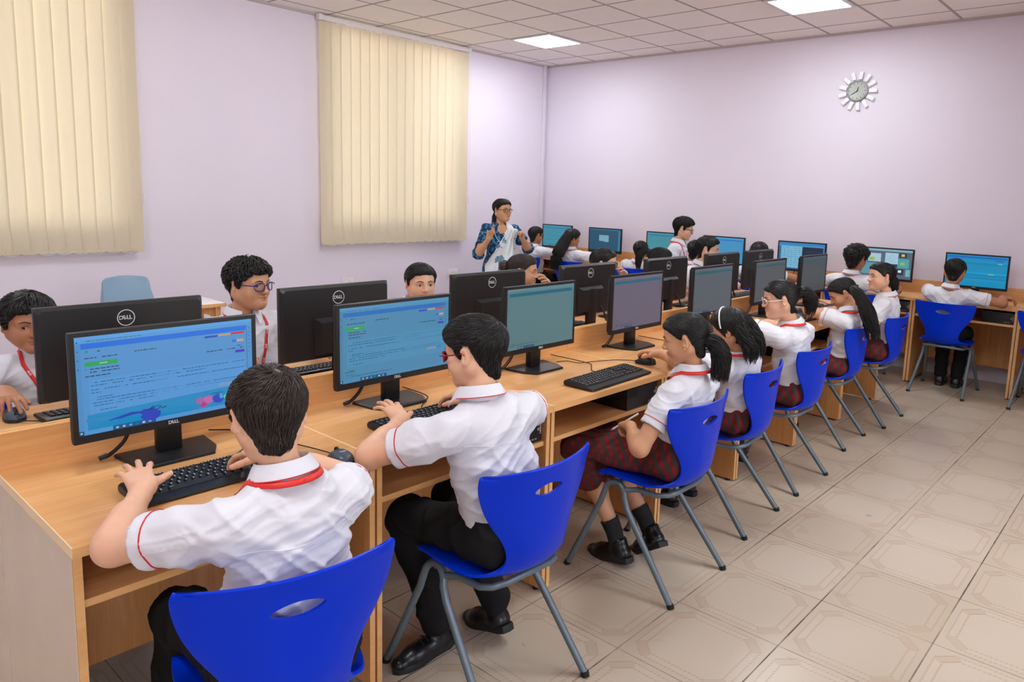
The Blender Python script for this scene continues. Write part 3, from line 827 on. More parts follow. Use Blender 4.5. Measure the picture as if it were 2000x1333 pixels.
# ================================================================ keyboards, mice, computers
def keyboard(label, loc, rotz, group, cable=None):
    t = thing('keyboard', label, 'keyboard', (loc[0], loc[1], loc[2] + .001), rotz, group)
    b = MB(); hw, d = .2275, .0775
    pr = [(-d, .004), (-d + .004, .010), (-d + .02, .0125), (-d + .035, .0145), (d - .006, .0235), (d, .019), (d, .006), (d - .01, .003), (-d + .006, .002)]
    for sgn in (0,):
        xs = [(-hw, .85), (-hw + .006, 1), (hw - .006, 1), (hw, .85)]
        P = [[(x, y * (1 if s == 1 else .965), .002 + (z - .002) * s) for y, z in pr] for x, s in xs]
        b.grid(P, closed=True); b.poly(P[0]); b.poly(list(reversed(P[-1])))
    for x in (-.19, .19): b.box((x - .012, d - .03, 0), (x + .012, d - .018, .006)); b.box((x - .012, -d + .02, 0), (x + .012, -d + .03, .004))
    b.build('case', M['black'], t, 40)
    K = MB(); L = MB(); px = .0188
    def zt(y): return .0145 + (y + .0425) / (.114) * .009
    def key(x0, x1, y0, y1):
        z = zt((y0 + y1) / 2); g = .0009; x0 += g; x1 -= g; y0 += g; y1 -= g; c = .0028
        z0_, z1_ = zt(y0) - .001, zt(y1) - .001
        vs = [(x0, y0, z0_), (x1, y0, z0_), (x1, y1, z1_), (x0, y1, z1_), (x0 + c, y0 + c, z0_ + .0065), (x1 - c, y0 + c, z0_ + .0065), (x1 - c, y1 - c * .6, z1_ + .0062), (x0 + c, y1 - c * .6, z1_ + .0062)]
        K.add(vs, [(4, 5, 6, 7), (0, 1, 5, 4), (1, 2, 6, 5), (2, 3, 7, 6), (3, 0, 4, 7)])
        lz = z1_ + .0063; ll = min(x1 - x0, .02)
        r_ = random.random()
        L.quad((x0 + c + .0008, y1 - c - .0050, lz), (x0 + c + .0042, y1 - c - .0050, lz), (x0 + c + .0042, y1 - c - .0012, lz), (x0 + c + .0008, y1 - c - .0012, lz))
        if r_ > .55: L.quad((x0 + c + .001, y0 + c + .0012, lz - .0004), (x0 + c + .003, y0 + c + .0012, lz - .0004), (x0 + c + .003, y0 + c + .0034, lz - .0002), (x0 + c + .001, y0 + c + .0034, lz - .0002))
        if x1 - x0 > .022: L.quad((x0 + c + .004, y1 - c - .003, lz), (x0 + c + .011, y1 - c - .003, lz), (x0 + c + .011, y1 - c - .0018, lz), (x0 + c + .004, y1 - c - .0018, lz))
    y0 = -.0435
    rows = [[1.25, 1.25, 1.25, 6.25, 1.25, 1.25, 1.25, 1.25], [2.25] + [1] * 10 + [2.75], [1.75] + [1] * 11 + [2.25], [1.5] + [1] * 12 + [1.5], [1] * 13 + [2]]
    for r_, ws in enumerate(rows):
        x = -.218
        for w_ in ws: key(x, x + w_ * px, y0 + r_ * px, y0 + (r_ + 1) * px); x += w_ * px
        nx = .0725
        if r_ in (0, 3, 4):
            for j in range(3): key(nx + j * px, nx + (j + 1) * px, y0 + r_ * px, y0 + (r_ + 1) * px)
        if r_ == 1: key(nx + px, nx + 2 * px, y0 + px, y0 + 2 * px)
        for j in range(4):
            if j == 3 and r_ in (1, 3): continue
            if r_ == 0 and j == 1: continue
            key(.1365 + j * px, .1365 + (j + (2 if r_ == 0 and j == 0 else 1)) * px, y0 + r_ * px, y0 + (r_ + (2 if j == 3 and r_ in (0, 2) else 1)) * px)
    x = -.218
    for j in range(16):
        key(x, x + .0168, y0 + 5.12 * px, y0 + 5.85 * px); x += .0168 + (.011 if j in (0, 4, 8) else .001 if j < 13 else .0018)
    K.build('keys', M['key'], t, 30); L.build('key_legends', M['legend'], t, None)
    if cable: MB().tube(smooth(cable, 6), .0022, 6).build('cable', M['rubber'], t)
    return t
def mouse(label, loc, rotz, group, cable=None, mat='graphite'):
    t = thing('computer_mouse', label, 'computer mouse', (loc[0], loc[1], loc[2] + .001), rotz, group)
    P = []; ny, nx = 15, 15
    for i in range(ny):
        a = -1 + 2 * i / (ny - 1); y = .052 * a; wd_ = .031 * (1 - abs(a) ** 3.2) ** .55 * (1 - .08 * a) if abs(a) < 1 else .0
        hh = .035 * (1 - abs(a + .12) ** 2.6 * .78) if abs(a) < 1 else .008
        hh = max(hh, .01)
        P.append([(wd_ * cos(pi * j / (nx - 1)), y, .002 + hh * max(0, sin(pi * j / (nx - 1))) ** .62) for j in range(nx)])
    m = MB().grid(P); m.poly([r_[0] for r_ in P] + [r_[-1] for r_ in reversed(P)])
    m.build('shell', M[mat], t, 50)
    sk = MB()
    rim = [(x * 1.03, y * 1.01, .0) for x, y, z in [r_[0] for r_ in P] + [r_[-1] for r_ in reversed(P)]]
    sk.grid([rim, [(x, y, .0085) for x, y, z in rim], [(x * .97, y * .985, .011) for x, y, z in rim]], closed=True); sk.poly(list(reversed(rim)))
    sk.build('side_skirt', M['black'], t, 50)
    MB().lathe([(0, -.0035), (.011, -.0035), (.012, 0), (.011, .0035), (0, .0035)], 18, (0, .024, .0265), Matrix.Rotation(pi / 2, 4, 'Y')).build('scroll_wheel', M['rubber'], t)
    vs = MB().add(*text_mesh('logitech', .0065, frame_M((0, -.016, .0366), (1, 0, 0), (0, 1, .12)), .0002, .0001))
    vs.build('maker_word', M['legend'], t, None)
    if cable: MB().tube(smooth([(0, .052, .008)] + cable, 6), .0019, 6).build('cable', M['rubber'], t)
    return t
kn = [(.865, 1.930, 0, 'black keyboard under the hands of the boy nearest the camera'), (1.615, 1.93, 1, 'black keyboard under the hand of the boy with red glasses'), (2.525, 1.85, 2, 'black keyboard at the desk front, left of the hand on a mouse'),
      (3.27, 1.88, 1, 'black keyboard before the girl with the white hairband'), (4.12, 1.93, 0, 'black keyboard beside the girl with white glasses'), (4.93, 1.95, -3, 'black keyboard behind the ponytail of the girl with white glasses'), (5.66, 1.97, 0, 'black keyboard of the last seat in the near row')]
for i, (x, y, a, lab) in enumerate(kn):
    yy = 2.33 - y
    keyboard(lab, (x, y, ZD), radians(a), 'keyboards of the near row', [(.03, .074, .012), (.05, .13, .006), (.12, .185, .006), (.16, .24, .006), (.17, yy - .01, .006)] if i != 0 else [(.03, .074, .012), (.12, .13, .006), (.19, .22, .006), (.20, .32, .006), (.14, .385, .006)])
kf = [(.895, 2.78, 'black keyboard partly hidden by the ledge, before the boy with the mouse'), (1.62, 2.80, 'black keyboard behind the second black monitor back'), (2.42, 2.82, 'black keyboard of the third far seat'), (3.25, 2.82, 'black keyboard of the girl with a hair bun'),
      (4.02, 2.82, 'black keyboard of the fifth far seat'), (4.83, 2.80, 'black keyboard of the sixth far seat'), (5.58, 2.80, 'black keyboard of the last far seat')]
for i, (x, y, lab) in enumerate(kf): keyboard(lab, (x, y, ZD), pi, 'keyboards of the far row')
kb = [(6.99, 5.42, 'black keyboard before the dark page with one pale box'), (6.99, 1.42, 'black keyboard between the arms of the boy before the bright cyan screen'), (6.99, 6.18, 'black keyboard in the corner beside the woman')]
for (x, y, lab) in kb: keyboard(lab, (x, y, ZD), -pi / 2, 'keyboards at the back wall')
mouse('grey-blue mouse on the desk between the two nearest boys', (1.155, 1.80, ZD), radians(-8), 'mice', [(-.01, .10, .006), (-.05, .2, .006), (-.10, .30, .006), (-.10, .40, .006), (-.12, .48, .006)], 'graphite')
mouse('dark mouse under the hand of the girl in the checked skirt', (2.90, 1.915, ZD), radians(20), 'mice', [(-.0, .09, .006), (-.03, .15, .006), (-.10, .22, .006), (-.17, .28, .006), (-.16, .34, .006), (-.20, .38, .006)], 'black')
mouse('grey-blue mouse under the hand of the boy at the left edge', (.618, 2.86, ZD), radians(172), 'mice', [(-.06, .09, .006), (-.14, .115, .006), (-.25, .12, .006), (-.33, .16, .006)], 'graphite')
mouse('dark mouse beside the keyboard behind the girl with white glasses', (5.10, 2.10, ZD), radians(-20), 'mice', [(-.0, .09, .006), (-.03, .14, .006), (-.05, .2, .006)], 'black')
mouse('dark mouse on the desk before the girl bending her head', (5.30, 1.98, ZD), radians(-5), 'mice', [(-.01, .1, .006), (-.04, .2, .006), (-.05, .3, .006)], 'black')
def computer(label, loc, rotz, group):
    t = thing('desktop_computer', label, 'computer', loc, rotz, group)
    MB().box((0, .004, 0), (.235, .29, .094), r=.002).build('case', M['black'], t)
    f = MB().box((0, -.004, 0), (.235, .004, .094), r=.003).build('front_panel', M['key'], t)
    g = MB()
    for i in range(10): g.box((.012 + i * .007, -.0046, .052), (.016 + i * .007, -.003, .086))
    g.build('vent_slots', M['rubber'], f)
    p_ = MB()
    for x in (.165, .18, .196): p_.box((x, -.0048, .012), (x + .010, -.003, .017))
    p_.lathe([(0, 0), (.006, 0), (.006, .001), (0, .001)], 14, (.215, -.004, .05), Matrix.Rotation(pi / 2, 4, 'X'))
    p_.build('front_ports', M['silver'], f)
    w_ = MB().add(*text_mesh('Lenovo', .0135, frame_M((.226, -.0043, .05), (0, 0, 1), (-1, 0, 0)), .0002, .0002))
    w_.build('maker_word', M['legend'], f, None)
    return t
c0 = None
for k in range(7):
    lab = 'black desktop computer on the shelf of the ' + ['first', 'second', 'third', 'fourth', 'fifth', 'sixth', 'last'][k] + ' near-row desk'
    l = (XD + W * k + W - .262, YF + .035, .616)
    if c0 is None: c0 = computer(lab, l, 0, 'computers of the near row')
    else: dup(c0, label=lab, loc=l)
for k in (5, 6, 7):
    c_ = dup(c0, label=['black desktop computer on the back shelf behind the girl looking sideways', 'black desktop computer on the shelf under the bright cyan screen', 'black desktop computer on the back shelf at the right edge'][k - 5], loc=(XB + .035, YB - W * k - W + .262, .616), rotz=-pi / 2)
    c_['group'] = 'computers at the back wall'
# papers
MB().box((0, 0, 0), (.16, .105, .012), r=.001).build('card', M['paper'])
o = bpy.data.objects['card']; o.location = (3.08, 2.52, ZD + .001); o.rotation_euler = (0, 0, radians(12)); tag(o, 'small white card pack lying behind the ledge by a black monitor foot', 'card')
o = MB().box((0, 0, 0), (.30, .21, .02), r=.003).build('folder', M['bluecover']); o.location = (4.02, 2.47, ZD + .001); o.rotation_euler = (0, 0, radians(6)); tag(o, 'blue folder behind the ledge below the fifth black monitor back', 'folder')
# ================================================================ people: smooth distance-field bodies
from mathutils.bvhtree import BVHTree
V3 = lambda *a: np.array(a, float)
def nrm(v): v = np.asarray(v, float); return v / max(np.linalg.norm(v), 1e-9)

class Field:
    def __init__(s): s.p = []
    def cap(s, a, b, ra, rb=None, k=.02, sub=False, ax=None, flat=1.0):
        s.p.append(('c', np.asarray(a, float), np.asarray(b, float), ra, ra if rb is None else rb, k, sub, None if ax is None else nrm(ax), flat)); return s
    def ell(s, c, r, A=None, k=.02, sub=False):
        s.p.append(('e', np.asarray(c, float), np.eye(3) if A is None else np.asarray(A, float), np.asarray(r, float), k, sub)); return s
    def func(s, f): s.p.append(('f', f)); return s
    def bounds(s):
        lo = np.full(3, 1e9); hi = -lo
        for q in s.p:
            if q[0] == 'c' and not q[6]:
                r = max(q[3], q[4]) * max(1, q[8]); lo = np.minimum(lo, np.minimum(q[1], q[2]) - r); hi = np.maximum(hi, np.maximum(q[1], q[2]) + r)
            elif q[0] == 'e' and not q[5]:
                e = np.abs(q[2].T) @ q[3]; lo = np.minimum(lo, q[1] - e); hi = np.maximum(hi, q[1] + e)
        return lo, hi
    def eval(s, h, pad=3):
        lo, hi = s.bounds(); lo = lo - pad * h - .004; hi = hi + pad * h + .004
        n = np.ceil((hi - lo) / h).astype(int) + 1
        axs = [(lo[i] + h * np.arange(n[i])).astype(np.float32) for i in range(3)]
        F = np.full(n, .08, np.float32)
        for q in s.p:
            if q[0] == 'f':
                F = q[1](F, axs[0][:, None, None], axs[1][None, :, None], axs[2][None, None, :]); continue
            if q[0] == 'c':
                r = max(q[3], q[4]) * max(1, q[8]); k, sub = q[5], q[6]
                l, u = np.minimum(q[1], q[2]) - r, np.maximum(q[1], q[2]) + r
            else:
                e = np.abs(q[2].T) @ q[3]; k, sub = q[4], q[5]; l, u = q[1] - e, q[1] + e
            m = k + 3 * h
            i0 = np.clip(np.floor((l - m - lo) / h).astype(int), 0, n - 1); i1 = np.clip(np.ceil((u + m - lo) / h).astype(int) + 1, 1, n)
            if (i1 <= i0).any(): continue
            sl = tuple(slice(i0[i], i1[i]) for i in range(3))
            X, Y, Z = axs[0][sl[0]][:, None, None], axs[1][sl[1]][None, :, None], axs[2][sl[2]][None, None, :]
            if q[0] == 'c':
                a, b = q[1], q[2]; d = b - a; L = max(float(d @ d), 1e-12)
                t = ((X - a[0]) * d[0] + (Y - a[1]) * d[1] + (Z - a[2]) * d[2]) / L
                t = np.clip(t, 0, 1)
                px, py, pz = X - a[0] - t * d[0], Y - a[1] - t * d[1], Z - a[2] - t * d[2]
                if q[7] is not None:
                    w = q[7]; c = (px * w[0] + py * w[1] + pz * w[2]) * (1 / q[8] - 1)
                    px, py, pz = px + c * w[0], py + c * w[1], pz + c * w[2]
                D = np.sqrt(px * px + py * py + pz * pz) - (q[3] + (q[4] - q[3]) * t)
                if q[8] < 1: D = D * (.5 + .5 * q[8])
            else:
                c, A, r = q[1], q[2], q[3]
                px, py, pz = X - c[0], Y - c[1], Z - c[2]
                u_ = [(px * A[i][0] + py * A[i][1] + pz * A[i][2]) / r[i] for i in range(3)]
                k0 = np.sqrt(u_[0] ** 2 + u_[1] ** 2 + u_[2] ** 2)
                k1 = np.sqrt((u_[0] / r[0]) ** 2 + (u_[1] / r[1]) ** 2 + (u_[2] / r[2]) ** 2) + 1e-9
                D = k0 * (k0 - 1) / k1
            G = F[sl]
            if sub:
                D = -D; hh = np.maximum(k - np.abs(G - D), 0) / k if k > 0 else 0; F[sl] = np.maximum(G, D) + hh * hh * k * .25
            else:
                hh = np.maximum(k - np.abs(G - D), 0) / k if k > 0 else 0; F[sl] = np.minimum(G, D) - hh * hh * k * .25
        return F, lo
    def mesh(s, h):
        F, lo = s.eval(h)
        return surface_nets(F, lo, h)

def surface_nets(F, lo, h):
    S = F < 0
    n = np.array(F.shape)
    c = np.zeros(n - 1, np.int8)
    for dx in (0, 1):
        for dy in (0, 1):
            for dz in (0, 1):
                c += S[dx:n[0] - 1 + dx, dy:n[1] - 1 + dy, dz:n[2] - 1 + dz]
    act = (c > 0) & (c < 8)
    I = np.argwhere(act)
    if len(I) == 0: return np.zeros((0, 3)), np.zeros((0, 4), int)
    idx = np.full(n - 1, -1, np.int64); idx[act] = np.arange(len(I))
    P = np.zeros((len(I), 3)); W_ = np.zeros(len(I))
    for ax in range(3):
        o = [(ax + 1) % 3, (ax + 2) % 3]
        for a in (0, 1):
            for b in (0, 1):
                off = np.zeros(3, int); off[o[0]] = a; off[o[1]] = b
                A = I + off; B = A.copy(); B[:, ax] += 1
                fa, fb = F[A[:, 0], A[:, 1], A[:, 2]], F[B[:, 0], B[:, 1], B[:, 2]]
                cr = (fa < 0) != (fb < 0)
                t = np.where(cr, fa / np.where(cr, fa - fb, 1), 0)
                p = off[None, :] + np.zeros((len(I), 3)); p[:, ax] = t
                P += p * cr[:, None]; W_ += cr
    Vt = lo + h * (I + P / W_[:, None])
    Q = []
    for ax in range(3):
        o1, o2 = (ax + 1) % 3, (ax + 2) % 3
        sl0 = [slice(None)] * 3; sl1 = [slice(None)] * 3
        sl0[ax] = slice(0, n[ax] - 1); sl1[ax] = slice(1, n[ax])
        E = S[tuple(sl0)] != S[tuple(sl1)]
        J = np.argwhere(E)
        J = J[(J[:, o1] > 0) & (J[:, o2] > 0) & (J[:, o1] < n[o1] - 1) & (J[:, o2] < n[o2] - 1)]
        q = []
        for (a, b) in ((0, 0), (-1, 0), (-1, -1), (0, -1)):
            K = J.copy(); K[:, o1] += a; K[:, o2] += b
            q.append(idx[K[:, 0], K[:, 1], K[:, 2]])
        q = np.stack(q, 1)
        ins = S[J[:, 0], J[:, 1], J[:, 2]]
        q[~ins] = q[~ins][:, ::-1]
        Q.append(q)
    return Vt, np.concatenate(Q)

def vnoise(P, f, seed, n=5):
    r = np.random.default_rng(seed); out = 0
    for i in range(n):
        k = r.normal(size=3) * f; ph = r.uniform(0, 6.28, 2)
        w = P + .35 / f * np.sin(P[:, [1, 2, 0]] * f * 1.3 + ph[0])
        out = out + np.sin(w @ k + ph[1])
    return out / n

def relax(V, Q, it=1, f=.5):
    for _ in range(it):
        S = np.zeros_like(V); C = np.zeros(len(V))
        for a in range(4):
            for b in ((a + 1) % 4, (a + 3) % 4):
                np.add.at(S, Q[:, a], V[Q[:, b]]); np.add.at(C, Q[:, a], 1)
        V = V + f * (S / np.maximum(C, 1)[:, None] - V)
    return V
def vnormals(V, Q):
    N = np.cross(V[Q[:, 2]] - V[Q[:, 0]], V[Q[:, 3]] - V[Q[:, 1]])
    A = np.zeros_like(V)
    for a in range(4): np.add.at(A, Q[:, a], N)
    return A / np.maximum(np.linalg.norm(A, axis=1), 1e-12)[:, None]

# ---- materials of people
def skin_mat(name, rgb):
    n = Nt(name); c = srgb(*rgb)
    at = n.node('ShaderNodeAttribute', attribute_name='tint')
    o = n.coord(); k = n.noise(o, 30, 3)
    col = n.mix(k, tuple(x * .93 for x in c[:3]) + (1,), tuple(min(1, x * 1.06) for x in c[:3]) + (1,))
    col = n.mix(1.0, col, at.outputs['Color'], 'MULTIPLY')
    n.set(col, .48, spec=.4); b = n.bsdf.inputs
    b['Subsurface Weight'].default_value = .12; b['Subsurface Radius'].default_value = (.012, .005, .003); b['Subsurface Scale'].default_value = .6
    n.bump(n.noise(o, 420, 2), .08, .0006)
    return n.mat
SK = [skin_mat('skin_light', (226, 176, 146)), skin_mat('skin_mid', (208, 154, 118)), skin_mat('skin_brown', (178, 122, 90))]
def hair_mat(name, rgb, r=.4):
    n = Nt(name); o = n.coord(); c = srgb(*rgb)
    k = n.noise(n.mapping(o, scale=(260, 260, 60)), 1, 3)
    n.set(n.mix(k, tuple(x * .7 for x in c[:3]) + (1,), tuple(x * 1.25 for x in c[:3]) + (1,)), r, spec=.45)
    n.bump(k, .15, .0006)
    return n.mat
HA = {'black': hair_mat('black_hair', (23, 20, 20)), 'brown': hair_mat('dark_brown_hair', (50, 39, 33), .4)}
def shirt_mat():
    n = Nt('white_cotton'); o = n.coord()
    fold = n.noise(n.mapping(o, scale=(11, 11, 17)), 1.0, 1.2, .4, 1.2); fine = n.noise(o, 900, 2)
    n.set(n.mix(n.noise(o, 8, 2), srgb(216, 216, 224), srgb(225, 225, 232)), .75, spec=.2)
    n.bump(n.m('ADD', n.m('MULTIPLY', fold, 1.0), n.m('MULTIPLY', fine, .004)), .28, .016)
    return n.mat
M['shirt'] = shirt_mat()
M['piping'] = plain('red_piping', (206, 32, 42), .6)
M['trouser'] = plain('black_trouser_cloth', (26, 25, 26), .8, bump=.25, bscale=700, spec=.2)
M['shoe'] = plain('black_leather', (17, 17, 18), .28, spec=.5)
M['sole'] = plain('black_sole', (24, 24, 25), .6)
M['sock'] = plain('black_sock', (20, 20, 22), .85)
M['lanyard'] = plain('red_lanyard', (222, 44, 36), .5)
M['card'] = plain('orange_card', (232, 88, 40), .5)
M['sclera'] = plain('eye_white', (226, 220, 216), .15, var=.02)
M['iris'] = plain('brown_iris', (52, 30, 20), .1)
M['pupil'] = plain('pupil', (6, 5, 5), .08)
def plaid_mat():
    n = Nt('red_plaid_cloth'); o = n.xyz(n.node('ShaderNodeAttribute', attribute_name='cloth').outputs['Vector'])
    a = n.m('ADD', o[0], o[1]); b = n.m('SUBTRACT', o[0], o[1])
    w = lambda s, f, t: n.m('GREATER_THAN', n.m('SINE', n.m('MULTIPLY', s, f)), t)
    A, B = w(a, 135, .0), w(b, 135, .0)
    col = n.mix(A, srgb(108, 36, 38), srgb(58, 62, 60))
    col = n.mix(n.m('MULTIPLY', B, .6), col, n.mix(A, srgb(146, 42, 44), srgb(92, 50, 50)))
    col = n.mix(n.m('MULTIPLY', w(b, 67.5, .95), .5), col, srgb(120, 40, 38))
    n.set(col, .8, spec=.2); n.bump(n.noise(n.coord(), 800, 2), .2, .0008)
    return n.mat
M['plaid'] = plaid_mat()

def axes(yaw, pitch=0, roll=0):
    """rows L, F, U: yaw = heading in degrees from +x, pitch > 0 looks down, roll > 0 tips to the person's right"""
    y, p, r = radians(yaw), radians(pitch), radians(roll)
    F = V3(cos(y) * cos(p), sin(y) * cos(p), -sin(p)); L = V3(-sin(y), cos(y), 0); U = np.cross(F, L)
    U = -np.cross(L, F) if U[2] < 0 else U
    L2 = L * cos(r) + U * sin(r); U2 = U * cos(r) - L * sin(r)
    return np.array([L2, F, U2])

def ik(a, w, l1, l2, pole):
    d = w - a; D = np.linalg.norm(d)
    if D > (l1 + l2) * .995: k = (l1 + l2) * .995 / D; w = a + d * k; D = np.linalg.norm(w - a)
    u = nrm(w - a); x = (D * D + l1 * l1 - l2 * l2) / (2 * D); h = sqrt(max(l1 * l1 - x * x, 1e-6))
    q = np.asarray(pole, float) - u * np.dot(pole, u)
    return a + u * x + nrm(q) * h, w

POSE = {  # bend of the three joints per finger (index..little), splay, thumb (swing out, bend)
    'type': ([(18, 28, 20), (22, 30, 20), (22, 30, 20), (20, 28, 18)], 7, (42, 12)),
    'spread': ([(12, 20, 14), (8, 14, 10), (8, 14, 10), (12, 18, 12)], 15, (50, 6)),
    'mouse': ([(6, 20, 14), (8, 20, 14), (22, 38, 24), (28, 42, 26)], 6, (34, 18)),
    'fist': ([(70, 85, 50), (75, 88, 50), (78, 88, 50), (80, 85, 50)], 2, (28, 45)),
    'rest': ([(24, 32, 20), (28, 36, 22), (32, 38, 24), (34, 38, 24)], 5, (32, 18)),
    'point': ([(6, 10, 6), (52, 70, 40), (68, 85, 50), (74, 85, 50)], 4, (22, 40)),
    'hold': ([(46, 52, 30), (52, 56, 32), (56, 58, 34), (58, 58, 34)], 3, (36, 34)),
}
def hand(F, w, d, nrmal, side, s, pose, tips):
    """w wrist, d toward the fingers, nrmal out of the palm, side toward the thumb"""
    d = nrm(d); nrmal = nrm(nrmal - d * np.dot(nrmal, d)); side = nrm(side - d * np.dot(side, d) - nrmal * np.dot(side, nrmal))
    fl, spl, th = POSE[pose]
    offs = [.024, .008, -.008, -.023]; base = [.066, .069, .066, .060]; lens = [(.035, .022, .019), (.039, .025, .020), (.036, .023, .019), (.028, .018, .017)]; rad = [.0078, .0080, .0077, .0068]
    for i in range(4):
        b = w + d * base[i] * s + side * offs[i] * s
        F.cap(w + side * offs[i] * .62 * s + d * .008 * s, b, .0125 * s, .0098 * s, .014 * s)
        a = radians((1.5 - i) / 1.5 * spl); dirn = d * cos(a) + side * sin(a)
        p = b; ang = 0; kk = .006 * s
        for j in range(3):
            ang += radians(fl[i][j]); q = dirn * cos(ang) + nrmal * sin(ang)
            e = p + q * lens[i][j] * s; r0 = rad[i] * s * (1 - .07 * j); F.cap(p, e, r0, r0 * .93, kk); p = e; kk = .002
        tips.append((p - q * .002 * s - (nrmal * cos(ang) - dirn * sin(ang)) * r0 * .8, .0058 * s))
    F.cap(w + side * .012 * s + d * .012 * s + nrmal * .006 * s, w + d * .050 * s + nrmal * .004 * s, .0155 * s, .013 * s, .016 * s)
    b = w + side * .019 * s + d * .020 * s + nrmal * .006 * s
    a = radians(th[0]); q = d * cos(a) + side * sin(a) + nrmal * .25; q = nrm(q)
    e = b + q * .032 * s; F.cap(b, e, .0125 * s, .0098 * s, .012 * s)
    a2 = radians(th[1]); q2 = nrm(q * cos(a2) + (d * .8 - side * .3 + nrmal * .35) * sin(a2))
    m = e + q2 * .025 * s; F.cap(e, m, .0094 * s, .0088 * s, .004 * s); f2 = m + q2 * .017 * s; F.cap(m, f2, .0088 * s, .0076 * s, .003 * s)
    tips.append((f2 - nrmal * .004 * s + side * .003 * s, .006 * s))

def head_field(F, H, A, s, fem=False, fat=0.0, jaw=True, base_only=False):
    P = lambda l, f, u: H + (A[0] * l + A[1] * f + A[2] * u) * s
    r = lambda *a: np.array(a) * s
    F.ell(P(0, -.012, .022), r(.074, .093, .080), A, .001)
    F.ell(P(0, .022, -.030), r(.060 + fat * .006, .062, .069), A, .03 * s)
    F.ell(P(0, .030, .044), r(.058, .049, .046), A, .03 * s)
    if base_only: return F
    for q in (-1, 1):
        F.cap(P(q * (.046 + fat * .006), -.012, -.046), P(q * .010, .058, -.083), (.024 + fat * .005) * s, (.019 + fat * .004) * s, .03 * s)
        F.ell(P(q * .036, .050, -.036), r(.026 + fat * .006, .022, .026), A, .03 * s)
        F.cap(P(q * .012, .079, .016), P(q * .044, .064, .015), .009 * s, .009 * s, .016 * s)
    F.cap(P(-.006, .066, -.087), P(.006, .066, -.087), .0165 * s, None, .022 * s)
    if fat > 0: F.ell(P(0, .03, -.088), r(.042, .04, .022), A, .03 * s)
    for q in (-1, 1): F.ell(P(q * .031, .092, -.001), r(.017, .015, .0115), A, .014 * s, True)
    F.cap(P(0, .080, .010), P(0, .097, -.024), .0072 * s, .0098 * s, .014 * s)
    F.ell(P(0, .0995, -.029), r(.0105, .0098, .0092), A, .008 * s)
    for q in (-1, 1):
        F.ell(P(q * .0118, .090, -.0315), r(.0078, .0085, .007), A, .006 * s)
        F.ell(P(q * .0062, .0985, -.0385), r(.0028, .004, .0024), A, .003 * s, True)
    F.ell(P(0, .0835, -.0525), r(.0205, .0105, .0058), A, .007 * s)
    F.ell(P(0, .0825, -.0625), r(.0175, .0105, .0066), A, .006 * s)
    for q in (-1, 1): F.cap(P(0, .0945, -.0572), P(q * .0225, .0825, -.0578), .0013 * s, .0012 * s, .003 * s, True)
    for q in (-1, 1):
        F.ell(P(q * .031, .0665, -.001), r(.0146, .0143, .0142), A, .004 * s)
        F.ell(P(q * .031, .0835, -.0015), r(.0128, .011, .0052), A, .0012 * s, True)
        t = radians(30) * q; E = np.array([A[0] * cos(t) - A[1] * sin(t), A[1] * cos(t) + A[0] * sin(t), A[2]])
        F.ell(P(q * .0790, -.013, -.006), r(.0062, .0180, .030), E, .004 * s)
        F.ell(P(q * .0865, -.006, -.004), r(.0056, .0095, .0185), E, .004 * s, True)
        F.ell(P(q * .0745, -.002, -.031), r(.0052, .0075, .009), A, .004 * s)
    return F

ZL = {'boy': [(0, .060), (35, .054), (52, .032), (66, .020), (73, -.012), (79, -.012), (85, .022), (93, .031), (106, .026), (116, -.012), (126, -.06), (142, -.088), (180, -.096)],
      'girl': [(0, .060), (40, .050), (58, .026), (72, .004), (80, .0), (88, .026), (102, .024), (112, -.025), (125, -.065), (142, -.092), (180, -.10)],
      'full': [(0, .05), (40, .04), (58, .01), (75, -.04), (90, -.07), (120, -.085), (180, -.09)]}
def hair_shell(H, A, s, line, thick, h, seed, low=.006, rough=.0025):
    F = Field(); head_field(F, H, A, s * 1.0, base_only=True); F.cap(H + (A[1] * -.028 + A[2] * -.03) * s, H + (A[1] * -.034 + A[2] * -.090) * s, .043 * s, .034 * s, .02 * s)
    xs = [radians(a) for a, b in ZL[line]]; zs = [b * s for a, b in ZL[line]]
    lo, hi = F.bounds(); g = thick * s + .006
    F.ell(H, np.array([.09, .115, .11]) * s, A, .001) if False else None
    prim = list(F.p); inner = Field(); inner.p = prim
    def cut(G, X, Y, Z):
        l = (X - H[0]) * A[0][0] + (Y - H[1]) * A[0][1] + (Z - H[2]) * A[0][2]
        f = (X - H[0]) * A[1][0] + (Y - H[1]) * A[1][1] + (Z - H[2]) * A[1][2]
        u = (X - H[0]) * A[2][0] + (Y - H[1]) * A[2][1] + (Z - H[2]) * A[2][2]
        ph = np.abs(np.arctan2(l, f + .008 * s)); z0 = np.interp(ph, xs, zs)
        q_ = np.clip((u + .045 * s) / (.105 * s), 0, 1); t = low * s + (thick - low) * s * q_ * q_ * (3 - 2 * q_); t = t * np.clip((u - z0) / (.022 * s) + .35, .2, 1)
        w = .004 * s * np.sin(l / s * 260 + seed) * np.sin(f / s * 210 + seed * 2)
        B = G - t; C = (z0 - u + w * .6) * .8
        k = .008 * s; hh = np.maximum(k - np.abs(B - C), 0) / k
        return (np.maximum(B, C) + hh * hh * k * .25).astype(np.float32)
    F.func(cut)
    # widen the bounds so that the thickened shell fits
    ob = F.bounds
    F.bounds = lambda: (lo - g, hi + g)
    V, Q = F.mesh(h)
    if len(V): 
        N = vnormals(V, Q); V = V + N * (vnoise((V - H) @ A.T, 120 / s, seed)[:, None] * rough * s)
    return V, Q

